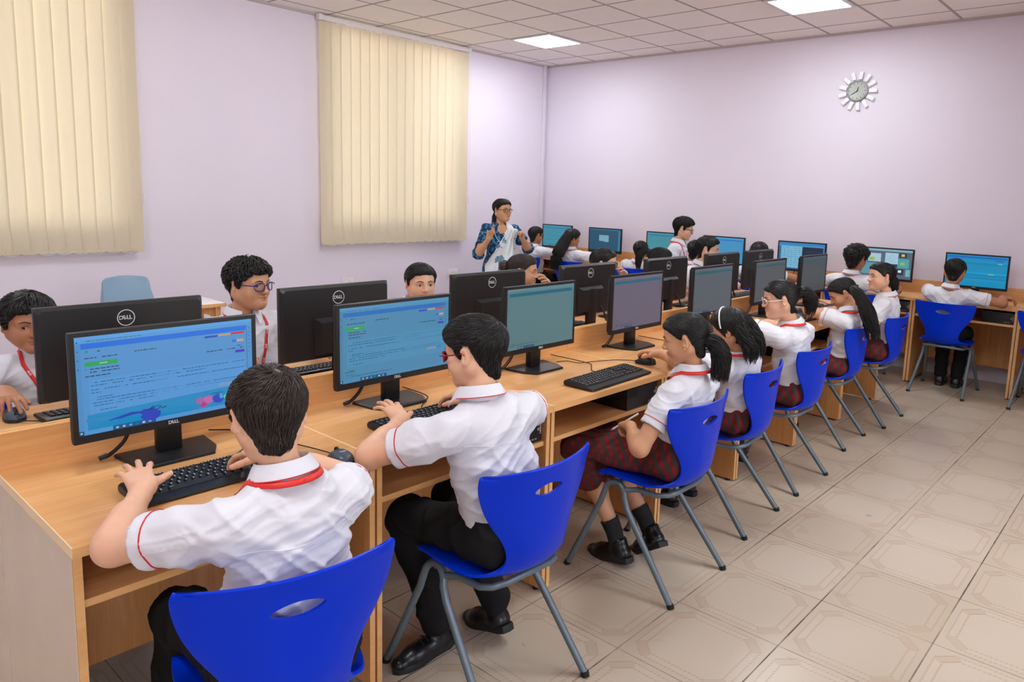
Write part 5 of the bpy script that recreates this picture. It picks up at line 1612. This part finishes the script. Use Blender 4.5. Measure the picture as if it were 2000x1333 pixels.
# ================================================================ the people
TIE = [((0, -.105, .012), .012, (20, 20, 24))]
def pony(start, path, r=.03, n=70, **k): return [dict(path=[(p, rr) for p, rr in path], n=n, **k)]
PEOPLE = []
def add(**k): PEOPLE.append(k)
ROWN, ROWF, ROWB = 'pupils of the near row', 'pupils of the far row', 'pupils at the back wall'
# --- near row
add(label='boy in a white shirt typing with his back to the camera, nearest the camera', group=ROWN, P=(.785, 1.43, .515), N=(.792, 1.45, .905), H=(.788, 1.51, 1.042), head=(74, 20, 0), chest=92, hips=90, s=1.05, skin=0, lod=0,
    sleeve=.70, hs=.89, shoulders=((.645, 1.43, .85), (.945, 1.465, .825)),
    arms=(dict(w=(.630, 1.815, .80), pole=(-.5, -.15, -.5), d=(.17, 1, .30), n=(.12, .3, -1), pose='spread'), dict(w=(.945, 1.80, .808), pole=(.3, -.55, -.5), d=(-.35, 1, -.1), pose='type')),
    legs=(((.70, 1.80, .475), (.69, 1.83, .09)), ((.93, 1.80, .475), (.93, 1.84, .09))), hair=dict(style='short', color='brown', n=3600, L=(.028, .044), lift=.006, whorl=(.0, -.066, .070), thick=.012), lanyard='plain', fat=.2)
add(label='boy with red glasses in a white shirt, one hand spread over the keyboard', group=ROWN, P=(1.545, 1.50, .515), N=(1.468, 1.545, .932), H=(1.492, 1.60, 1.070), head=(106, 12, 0), chest=94, hips=95, s=1.05, skin=0, lod=0,
    sleeve=.66, hs=.91, shoulders=((1.322, 1.52, .870), (1.605, 1.505, .872)),
    arms=(dict(w=(1.395, 1.83, .81), pole=(-.6, -.3, -.14), d=(.22, 1, .35), n=(0, .35, -1), pose='spread'), dict(w=(1.71, 1.84, .805), pole=(1, 0, -.5), d=(-.2, 1, -.05), pose='type')),
    legs=(((1.44, 1.86, .475), (1.505, 1.775, .09)), ((1.63, 1.86, .48), (1.70, 1.70, .115))), extra=dict(feet=((-.95, .02, -.04), (.05, 1, -.3))),
    hair=dict(style='short', color='black', n=3600, L=(.03, .048), lift=.004, whorl=(-.012, -.070, .066), thick=.013), glasses=((150, 20, 30), 'rect'), fat=.5)
add(label='girl in a checked skirt, hair in one low tail, hand on a mouse', group=ROWN, P=(2.49, 1.475, .515), N=(2.505, 1.43, .865), H=(2.485, 1.462, 1.004), head=(112, 14, 0), chest=92, hips=96, s=.96, skin=1, lod=0,
    shoulders=((2.365, 1.435, .80), (2.63, 1.44, .81)),
    arms=(dict(w=(2.375, 1.625, .628), pole=(-.8, -.3, -.6), d=(.5, .8, -.1), n=(.2, .1, -1), pose='hold'), dict(w=(2.865, 1.805, .80), pole=(.6, -.4, -.7), d=(.2, 1, -.05), pose='mouse')),
    legs=(((2.38, 1.875, .465), (2.42, 1.69, .10)), ((2.54, 1.88, .47), (2.56, 1.62, .13))), extra=dict(feet=((.1, .95, -.2), (.25, .8, -.55))), outfit='skirt', lanyard='plain',
    hair=dict(style='pulled', color='black', tie=(0, -.10, -.02), ties=[((0, -.107, -.03), .014, (22, 20, 24))],
              tails=[dict(path=[((0, -.085, -.02), .026), ((-.0, -.122, -.04), .034), ((0, -.14, -.10), .042), ((.01, -.125, -.165), .040), ((.012, -.11, -.215), .034)], n=150, r=.0055, wave=.005)]))
add(label='girl with a white hairband and wavy loose hair, bending to the left', group=ROWN, P=(3.19, 1.56, .515), N=(3.10, 1.535, .83), H=(3.045, 1.56, .962), head=(98, 16, -8), chest=90, hips=90, s=.90, skin=1, lod=1,
    arms=(dict(w=(3.07, 1.83, .79), pole=(-.5, -.3, -.1), d=(.2, 1, 0)), dict(w=(3.29, 1.82, .79), pole=(1, -.2, -.5), d=(-.1, 1, 0))), outfit='skirt', lanyard='plain',
    hair=dict(style='long', color='black', band=.015, thick=.014, tails=[dict(path=[((q * .045, -.07, .02), .035), ((q * .06, -.10, -.06), .042), ((q * .062, -.105, -.13), .042), ((q * .06, -.085, -.20), .03)], n=95, r=.006, wave=.009) for q in (-1, 1)] + [dict(path=[((0, -.09, .02), .035), ((0, -.125, -.06), .04), ((0, -.125, -.13), .04), ((0, -.105, -.19), .03)], n=90, r=.006, wave=.009)]))
add(label='girl with white glasses and a short swept-back tail, sitting upright', group=ROWN, P=(3.865, 1.575, .515), N=(3.795, 1.58, .885), H=(3.735, 1.63, 1.03), head=(122, 10, 0), chest=100, hips=92, s=.98, skin=0, lod=1, fat=.4,
    shoulders=((3.64, 1.58, .835), (3.955, 1.575, .825)),
    arms=(dict(w=(3.80, 1.87, .80), pole=(-.6, -.6, .1), d=(.3, 1, 0)), dict(w=(4.03, 1.83, .80), pole=(1, 0, -.5), d=(-.1, 1, 0))), outfit='skirt', lanyard='plain', glasses=((236, 232, 232), 'round'),
    hair=dict(style='pulled', color='black', tie=(0, -.11, .02), ties=[((0, -.118, .012), .014, (30, 30, 36))],
              tails=[dict(path=[((0, -.092, .012), .024), ((0, -.135, .025), .030), ((0, -.172, -.02), .036), ((0, -.165, -.075), .032), ((.0, -.15, -.125), .02)], n=120, r=.0055, wave=.008)]))
add(label='girl bending her head over the desk, long tail down her back', group=ROWN, P=(4.77, 1.645, .515), N=(4.735, 1.60, .855), H=(4.765, 1.665, .975), head=(118, 34, 0), chest=100, hips=95, s=.93, skin=1, lod=1,
    arms=(dict(w=(4.78, 1.825, .785), pole=(-1, -.3, .15), d=(.6, .8, -.1), pose='rest'), dict(w=(4.93, 1.83, .79), pole=(1, -.3, .1), d=(-.4, 1, 0), pose='rest')), outfit='skirt', lanyard='card',
    hair=dict(style='pulled', color='black', tie=(0, -.105, .0), ties=[((0, -.112, -.005), .014, (30, 30, 36))],
              tails=[dict(world=1, path=[((4.705, 1.585, 1.02), .014), ((4.66, 1.53, .99), .03), ((4.665, 1.475, .90), .042), ((4.67, 1.435, .79), .042), ((4.69, 1.42, .69), .034)], n=150, r=.0065, wave=.008)]))
add(label='girl looking sideways, dark shoulder-length tail, last of the near row', group=ROWN, P=(5.46, 1.61, .515), N=(5.415, 1.575, .905), H=(5.375, 1.62, 1.048), head=(132, 2, 0), chest=95, hips=92, s=.96, skin=0, lod=1,
    arms=(dict(w=(5.38, 1.665, .60), pole=(-1, .1, -.4), d=(.4, .9, -.1), pose='rest'), dict(w=(5.55, 1.665, .60), pole=(1, .1, -.4), d=(-.3, .9, -.1), pose='rest')), outfit='skirt',
    hair=dict(style='pulled', color='black', tie=(0, -.10, -.03), tails=[dict(path=[((0, -.075, .0), .03), ((-.005, -.105, -.05), .04), ((-.01, -.11, -.10), .034), ((-.03, -.10, -.15), .024)], n=130, r=.006, wave=.005)]))
# --- far row
add(label='boy with a hand on a mouse, face half behind a black monitor', group=ROWF, P=(.86, 3.26, .515), N=(.795, 3.215, .895), H=(.742, 3.16, 1.022), head=(271, 5, 0), chest=268, hips=270, s=1.0, skin=2, lod=0, gaze=(-.3, -.1),
    arms=(dict(w=(.93, 2.99, .80), pole=(1, .2, -.5), d=(-.1, -1, 0)), dict(w=(.612, 2.955, .802), pole=(-1, .3, -.4), d=(.03, -1, -.1), pose='mouse')), lanyard='plain',
    hair=dict(style='short', color='black', n=3200, L=(.045, .07), lift=.007, r=.002, thick=.018, low=.008, whorl=(.0, .01, .10), fringe=-.5, line='boy'))
add(label='boy with blue glasses and a red lanyard, looking to the right over his screen', group=ROWF, P=(1.62, 3.27, .525), N=(1.578, 3.245, .945), H=(1.592, 3.205, 1.10), head=(292, 3, 0), chest=264, hips=270, s=1.06, skin=1, lod=0, fat=1.0, gaze=(-.25, 0),
    arms=(dict(w=(1.83, 3.0, .80), pole=(1, .2, -.5), d=(-.2, -1, 0)), dict(w=(1.42, 3.02, .80), pole=(-1, .2, -.5), d=(.2, -1, 0))), lanyard='card', glasses=((42, 34, 130), 'round'), mouth=1,
    hair=dict(style='short', color='black', n=3400, L=(.016, .03), lift=.010, r=.0022, thick=.016, low=.005, rough=.003, whorl=(.0, -.03, .10)))
add(label='boy peering over the second blue screen, only his eyes and hair showing', group=ROWF, P=(2.46, 3.22, .515), N=(2.46, 3.13, .925), H=(2.455, 3.06, 1.055), head=(250, 2, 0), chest=266, hips=270, s=1.0, skin=0, lod=0, gaze=(.1, -.05),
    arms=(dict(w=(2.60, 2.97, .80), pole=(.8, .2, -.2), d=(-.2, -1, 0)), dict(w=(2.28, 2.98, .80), pole=(-1, .2, -.5), d=(.2, -1, 0))),
    hair=dict(style='short', color='black', n=3200, L=(.03, .05), lift=.003, thick=.013, low=.004, whorl=(.03, .05, .095), part=-.9))
add(label='girl with a hair bun in profile, a hand raised to her mouth', group=ROWF, P=(3.25, 3.22, .53), hs=.86, N=(3.215, 3.10, .935), H=(3.215, 3.035, 1.078), head=(304, 4, 0), chest=275, hips=270, s=1.05, skin=1, lod=0, gaze=(.1, 0),
    arms=(dict(w=(3.35, 2.94, .955), pole=(.6, .3, -1), d=(-.35, -.12, 1), n=(-.8, .3, 0), pose='rest'), dict(w=(3.12, 2.98, .80), pole=(-.7, .1, .1), d=(.1, -1, 0))),
    hair=dict(style='pulled', color='brown', thick=.011, tie=(0, -.13, .02), bun=((0, -.132, .018), .042)))
add(label='child with dark glasses leaning on a hand behind the fourth black monitor back', group=ROWF, P=(4.06, 3.22, .53), hs=.87, N=(4.0, 3.10, .945), H=(4.015, 3.03, 1.085), head=(300, 4, 0), chest=275, hips=270, s=1.04, skin=0, lod=1,
    arms=(dict(w=(4.17, 2.95, .965), pole=(.9, .7, -.6), d=(-.35, 0, 1), n=(-.8, .3, 0), pose='rest'), dict(w=(3.86, 3.0, .80), pole=(-1, .2, -.5), d=(.2, -1, 0))), glasses=((24, 22, 26), 'rect'),
    hair=dict(style='pulled', color='black', line='girl', thick=.012, tie=(0, -.12, -.03)))
add(label='girl with a ponytail, only the top of her dark head above a monitor', group=ROWF, P=(4.86, 3.24, .515), N=(4.80, 3.14, .915), H=(4.83, 3.10, 1.06), head=(305, 12, 0), chest=275, hips=270, s=.98, skin=2, lod=1,
    arms=(dict(w=(4.96, 3.0, .80), pole=(1, .2, -.5), d=(-.2, -1, 0)), dict(w=(4.66, 3.0, .80), pole=(-1, .2, -.5), d=(.2, -1, 0))),
    hair=dict(style='pulled', color='black', tie=(0, -.12, .04), tails=[dict(path=[((0, -.095, .04), .022), ((0, -.14, .05), .026), ((0, -.18, .0), .03), ((0, -.175, -.07), .026), ((0, -.16, -.13), .015)], n=90, r=.006)]))
add(label='short-haired boy at the far end, chin hidden by a black monitor', group=ROWF, P=(5.64, 3.26, .53), N=(5.57, 3.17, .975), H=(5.595, 3.12, 1.118), head=(296, 6, 0), chest=272, hips=270, s=1.04, skin=0, lod=1,
    arms=(dict(w=(5.80, 3.0, .80), pole=(1, .2, -.5), d=(-.2, -1, 0)), dict(w=(5.50, 3.0, .80), pole=(-1, .2, .1), d=(.2, -1, 0))),
    hair=dict(style='short', color='black', thick=.015, L=(.03, .05), n=2800))
# --- standing pair
add(label='boy with glasses and a red lanyard standing among the screens', group=None, P=(6.10, 3.735, .735), N=(6.075, 3.715, 1.115), H=(6.10, 3.675, 1.258), head=(300, 14, 0), chest=290, hips=290, s=1.0, skin=0, lod=1, base=(6.10, 3.73),
    arms=(dict(w=(6.28, 3.62, .74), pole=(.3, .3, -.2), pose='rest'), dict(w=(5.92, 3.55, .74), pole=(-.3, .3, -.2), pose='rest')), lanyard='plain', glasses=((52, 46, 74), 'rect'),
    legs=(((6.17, 3.73, .40), (6.18, 3.75, .087)), ((6.04, 3.70, .40), (6.03, 3.72, .087))), hair=dict(style='short', color='black', thick=.017, L=(.035, .06), lift=.007, n=3000, line='boy'))
# --- back wall
add(label='boy with glasses in the back corner, half hidden by the woman', group=ROWB, P=(6.665, 6.11, .515), N=(6.575, 6.05, .895), H=(6.605, 6.04, 1.035), head=(-6, 6, 0), chest=0, hips=0, s=1.0, skin=2, lod=2,
    arms=(dict(w=(6.90, 6.22, .80), pole=(-.2, 1, -.5)), dict(w=(6.90, 5.96, .80), pole=(-.2, -1, -.5))), glasses=((40, 38, 44), 'rect'), hair=dict(style='short'))
add(label='girl at the back wall with loose dark hair to her waist', group=ROWB, P=(6.675, 5.50, .515), N=(6.575, 5.46, .90), H=(6.595, 5.455, 1.042), head=(-22, 8, 0), chest=-4, hips=0, s=1.0, skin=2, lod=2,
    arms=(dict(w=(6.92, 5.52, .80), pole=(-.2, 1, -.5)), dict(w=(6.90, 5.18, .80), pole=(-.2, -1, -.4))), outfit='skirt',
    hair=dict(style='long', color='black', thick=.016, tails=[dict(world=1, path=[((6.54, 5.46, 1.08), .05), ((6.48, 5.49, .97), .066), ((6.415, 5.505, .87), .07), ((6.385, 5.52, .76), .066), ((6.38, 5.53, .66), .05)], n=230, r=.010, wave=.004)]))
add(label='short-haired boy low in his chair at the back wall, back turned', group=ROWB, P=(6.695, 4.62, .515), N=(6.575, 4.52, .835), H=(6.605, 4.50, .97), head=(6, 8, 0), chest=0, hips=0, s=.94, skin=2, lod=2,
    arms=(dict(w=(6.88, 4.66, .80), pole=(-.2, 1, -.5)), dict(w=(6.88, 4.40, .80), pole=(-.2, -1, -.5))), hair=dict(style='short'))
add(label='dark-haired pupil at the back wall, head behind the chin of the standing boy', group=ROWB, P=(6.675, 3.87, .515), N=(6.595, 3.84, .87), H=(6.615, 3.83, 1.01), head=(0, 8, 0), chest=0, hips=0, s=.98, skin=2, lod=2,
    arms=(dict(w=(6.90, 3.98, .80), pole=(-.2, 1, -.5)), dict(w=(6.90, 3.74, .80), pole=(-.2, -1, -.5))), hair=dict(style='short', thick=.022, low=.012))
add(label='girl at the back wall with straight black hair, back turned, in a gap between monitors', group=ROWB, P=(6.675, 3.12, .515), N=(6.575, 3.13, .91), H=(6.605, 3.13, 1.048), head=(2, 6, 0), chest=0, hips=0, s=1.0, skin=2, lod=2,
    arms=(dict(w=(6.90, 3.24, .80), pole=(-.2, 1, -.5)), dict(w=(6.90, 3.0, .80), pole=(-.2, -1, -.5))), outfit='skirt',
    hair=dict(style='long', color='black', thick=.014, tails=[dict(world=1, path=[((6.55, 3.14, 1.07), .05), ((6.485, 3.14, .97), .06), ((6.43, 3.145, .87), .058), ((6.39, 3.15, .77), .04)], n=150, r=.011, wave=.005)]))
add(label='curly-haired boy at the back wall, leaning towards the screen with small windows', group=ROWB, P=(6.675, 2.23, .515), N=(6.565, 2.235, .925), H=(6.605, 2.215, 1.072), head=(-14, 8, 0), chest=-8, hips=0, s=1.05, skin=2, lod=2,
    arms=(dict(w=(6.92, 2.36, .80), pole=(-.2, 1, -.5)), dict(w=(6.90, 1.97, .80), pole=(-.1, -1, -.4), pose='rest')), hair=dict(style='short', thick=.024, low=.010, rough=.004, L=(.015, .028), lift=.012, r=.0028, n=3600))
add(label='boy before the bright cyan screen, both elbows spread on the desk', group=ROWB, P=(6.705, 1.47, .515), N=(6.585, 1.44, .885), H=(6.635, 1.43, 1.025), head=(2, 16, 0), chest=0, hips=0, s=1.0, skin=2, lod=1,
    arms=(dict(w=(6.97, 1.52, .80), pole=(-.3, .6, .05)), dict(w=(6.90, 1.12, .80), pole=(.1, -1, -.25), d=(.5, -.9, 0), pose='rest')), legs=(((7.02, 1.54, .47), (6.97, 1.53, .09)), ((7.02, 1.38, .47), (6.97, 1.40, .09))), hair=dict(style='short', thick=.014, low=.005))
INFO = []
for k in PEOPLE: INFO.append(person(**k))

# --- the woman
def teacher():
    n = Nt('teal_printed_cloth'); o = n.coord()
    v = n.node('ShaderNodeTexVoronoi', feature='F1'); n.put(v.inputs['Vector'], o); v.inputs['Scale'].default_value = 34
    d = v.outputs['Distance']
    ring = n.m('MULTIPLY', n.m('GREATER_THAN', d, .26), n.m('LESS_THAN', d, .40))
    col = n.mix(n.m('MULTIPLY', ring, .75), srgb(12, 62, 104), srgb(120, 178, 204))
    col = n.mix(n.m('MULTIPLY', n.m('LESS_THAN', d, .1), .8), col, srgb(150, 200, 215))
    n.set(col, .75, spec=.2)
    root, I = person(label='woman in a teal printed tunic and white scarf, one finger raised', group=None, neckline=(.052, .07, .062), P=(5.345, 5.375, .76), N=(5.335, 5.375, 1.215), H=(5.33, 5.345, 1.362), head=(268, 0, 0), chest=243, hips=243, s=1.04, hs=.96, skin=1, lod=0, kid=False, base=(5.345, 5.375), sw=.142, al=1.10,
        arms=(dict(w=(5.475, 5.20, 1.085), pole=(1, -.1, -1), d=(-.3, -.3, .8), n=(-.6, .1, -.3), pose='fist', flip=-1), dict(w=(5.035, 5.225, 1.085), pole=(-.7, -.1, -1.3), d=(.04, -.05, 1), n=(-.2, -.9, 0), pose='point')),
        legs=(((5.42, 5.36, .40), (5.43, 5.39, .09)), ((5.29, 5.40, .40), (5.29, 5.44, .09))), outfit='none', shirt=n.mat, sleeve=1.08, glasses=((40, 30, 30), 'rect'), fat=.35, gaze=(-.15, 0), extra=dict(feet=((-.3, -1, 0), (-.5, -.9, 0))),
        hair=dict(style='pulled', color='black', thick=.014, tie=(0, -.10, -.05), tails=[dict(path=[((.02, -.07, -.03), .04), ((.0, -.085, -.08), .045), ((-.03, -.07, -.14), .035), ((-.05, -.05, -.19), .02)], n=80, r=.006)]))
    s = 1.04; P = V3(5.345, 5.375, .76); up = V3(0, 0, 1); CA = axes(243); CL, CF = CA[0], CA[1]
    F = Field(); F.cap(P + up * .16, P + up * .0, .135 * s, .165 * s, .05, ax=CF, flat=.80); F.cap(P + up * .0, P - up * .36, .165 * s, .20 * s, .05, ax=CF, flat=.82)
    F.ell(P - up * .60, (.3, .3, .06), None, .01, True)
    V, Q = F.mesh(.008); nn = vnormals(V, Q); lc = (V - P) @ CA.T
    V = V + nn * (.006 * np.sin(np.arctan2(lc[:, 1], lc[:, 0]) * 13 + lc[:, 2] * 5) * np.clip(.1 - lc[:, 2], 0, .4) / .3)[:, None]
    sk = obj_np('tunic_skirt', V, Q, [n.mat], root)
    F = Field()
    for kn, an, hp in (((5.42, 5.36, .40), (5.43, 5.39, .10), P + CL * .08), ((5.29, 5.40, .40), (5.29, 5.44, .10), P - CL * .08)):
        F.cap(hp, kn, .09, .066, .02); F.cap(kn, an, .064, .052, .02)
    V, Q = F.mesh(.009); obj_np('trousers', V, Q, [plain('teal_cloth', (14, 58, 96), .8)], root)
    # scarf over her left shoulder
    bs = I['sbv']; skv = BVHTree.FromPolygons([tuple(v.co + root.location) for v in sk.data.vertices], [tuple(p.vertices) for p in sk.data.polygons])
    def on(p, back=False):
        d = Vector(CF if back else -CF); best = None
        for b in (bs, skv):
            r = b.ray_cast(Vector(p) - d * .5, d, .9)
            if r[0] is not None and (best is None or (r[0] - (Vector(p) - d * .5)).length < best): best = (r[0] - (Vector(p) - d * .5)).length; loc = r[0]
        return np.array(loc) if best is not None else np.asarray(p)
    rows = []; N = V3(5.335, 5.375, 1.215); m = 23
    def edge(t, back):
        if back: return .045 + .02 * t, .175 + .0 * t
        return max(-.17, .045 - .36 * t), .172 - .04 * t
    for i in range(20):       # back part, from the hem up to the shoulder
        t = 1 - i / 19; z = N[2] - .05 - .50 * t; row = []
        for j in range(m):
            u = j / (m - 1); a, b = edge(t, 1); l = a + (b - a) * u
            p = on(N + CL * l + up * (z - N[2]), True) ; row.append(p - CF * (.010 + .007 * sin(u * 26 + t)) + up * 0)
        rows.append(row)
    for i in range(3):
        row = []
        for j in range(m):
            u = j / (m - 1); l = .045 + .128 * u; zz = N[2] + .018 - .075 * u ** 1.4 + .004 * sin(u * 26)
            row.append(N * 0 + V3(*(N[:2] + (CL * l)[:2] + (CF * (-.045 + .045 * i))[:2]), zz + .012 * (i == 1)))
        rows.append(row)
    for i in range(30):
        t = i / 29; z = N[2] - .045 - .62 * t; row = []
        for j in range(m):
            u = j / (m - 1); a, b = edge(t, 0); l = a + (b - a) * u
            p = on(N + CL * l + up * (z - N[2])); row.append(p + CF * (.012 + .008 * sin(u * 24 + 1.5 * t) + .004 * sin(u * 51)))
        rows.append(row)
    n2 = Nt('white_flowered_scarf'); o = n2.coord()
    v = n2.node('ShaderNodeTexVoronoi', feature='SMOOTH_F1'); n2.put(v.inputs['Vector'], n2.mapping(o, scale=(1, 1, .8))); v.inputs['Scale'].default_value = 9.5
    pet = n2.noise(o, 48, 2)
    fl = n2.m('LESS_THAN', n2.m('ADD', v.outputs['Distance'], n2.m('MULTIPLY', pet, .34)), .40)
    n2.set(n2.mix(n2.m('MULTIPLY', fl, .85), srgb(226, 232, 238), n2.mix(pet, srgb(30, 92, 130), srgb(90, 165, 190))), .7, spec=.2)
    sc = mb_world(MB().grid(rows), root).build('scarf', n2.mat, root, 70)
    md = sc.modifiers.new('s', 'SOLIDIFY'); md.thickness = .0025; bake(sc); shade(sc.data, 70)
    W = I['W']; er = MB()
    for q in (-1, 1): er.ell(W(q * .082, -.006, -.040), (.0085,) * 3, 12, 8)
    mb_world(er, root).build('earrings', plain('pearl', (232, 222, 196), .2), root)
    # white piping of the neckline
    pts = []
    for k in range(25):
        a = pi * k / 24; p = on(N + CL * .085 * cos(a) - up * (.03 + .15 * sin(a)))
        pts.append(p + CF * .002)
    mb_world(MB().tube(pts, .0028, 6), root).build('neckline_piping', M['legend'], root)
    bt = MB()
    for k, (a, b) in enumerate(((0.0, -.10), (.03, -.085), (-.03, -.085), (.055, -.06), (-.055, -.06), (0, -.135))):
        p = on(N + CL * a + up * b); bt.ell(p + CF * .002, (.004,) * 3, 8, 6)
    mb_world(bt, root).build('neck_beads', M['legend'], root)
teacher()

o = thing('pen', 'white pen held in the lap of the girl in the checked skirt', 'pen', (2.39, 1.695, .61))
MB().tube([(-.015, .015, -.012), (.055, -.06, .055)], .0042, 8).build('barrel', M['legend'], o)
MB().tube([(-.015, .015, -.012), (-.021, .022, -.018)], [.0042, .001], 8).build('tip', M['silver'], o)
er = MB()
for q in (-1, 1): er.ell(INFO[2][1]['W'](q * .0835, -.004, -.037), (.0042,) * 3, 10, 8)
mb_world(er, INFO[2][0]).build('earrings', plain('gold', (226, 184, 104), .25, .8), INFO[2][0])
# ================================================================ light, camera
def camera():
    az, ti, ro = radians(40.502), radians(8.089), radians(1.934)
    f = Vector((cos(az) * cos(ti), sin(az) * cos(ti), -sin(ti)))
    r = Vector((sin(az), -cos(az), 0)); u = r.cross(f)
    r2 = r * cos(ro) + u * sin(ro); u2 = u * cos(ro) - r * sin(ro)
    cd = bpy.data.cameras.new('camera'); o = bpy.data.objects.new('camera', cd); COL.objects.link(o)
    m = Matrix((r2, u2, -f)).transposed().to_4x4(); m.translation = (0, 0, 1.55)
    o.matrix_world = m
    cd.sensor_width = 36; cd.lens = 1435.04 / 2000 * 36
    cd.shift_x = -(1090.9 - 1000) / 2000; cd.shift_y = (581.7 - 666.5) / 2000
    cd.clip_start = .02
    scene.camera = o
camera()
wd = bpy.data.worlds.new('sky'); scene.world = wd; wd.use_nodes = True
wn = wd.node_tree.nodes; wl = wd.node_tree.links
sky = wn.new('ShaderNodeTexSky'); sky.sky_type = 'NISHITA'; sky.sun_disc = False; sky.sun_elevation = radians(50); sky.sun_rotation = radians(200); sky.dust_density = 3
tc = wn.new('ShaderNodeTexCoord'); sp = wn.new('ShaderNodeSeparateXYZ'); wl.new(tc.outputs['Generated'], sp.inputs[0])
lt = wn.new('ShaderNodeMath'); lt.operation = 'LESS_THAN'; wl.new(sp.outputs[2], lt.inputs[0]); lt.inputs[1].default_value = 0.0
mxw = wn.new('ShaderNodeMix'); mxw.data_type = 'RGBA'; wl.new(lt.outputs[0], mxw.inputs[0]); wl.new(sky.outputs[0], mxw.inputs[6]); mxw.inputs[7].default_value = (18, 17.6, 17, 1)   # bright ground below the horizon, added to throw light onto the ceiling
wl.new(mxw.outputs[2], wn['Background'].inputs[0]); wn['Background'].inputs[1].default_value = SKY
def portal(hole, y, sgn):
    xa, xb, za, zb = hole
    l = bpy.data.lights.new('daylight', 'AREA'); l.shape = 'RECTANGLE'; l.size = xb - xa; l.size_y = zb - za
    o = bpy.data.objects.new('daylight', l); COL.objects.link(o)
    o.location = ((xa + xb) / 2, y, (za + zb) / 2); o.rotation_euler = (radians(90) * sgn, 0, 0)
    l.cycles.is_portal = True
for h_ in LW: portal(h_, Y1R + .175, -1)
for h_ in FILL_RW: portal(h_, Y0R - .175, 1)  # sky light entering by the added fill windows
vs = scene.view_settings
vs.view_transform = 'Standard'; vs.look = 'None'; vs.gamma = 1; vs.exposure = EXPO; vs.use_curve_mapping = False
scene.cycles.max_bounces = 7; scene.cycles.diffuse_bounces = 6; scene.cycles.glossy_bounces = 3; scene.cycles.transparent_max_bounces = 8
scene.cycles.sample_clamp_indirect = 6
scene.cycles.caustics_reflective = False; scene.cycles.caustics_refractive = False
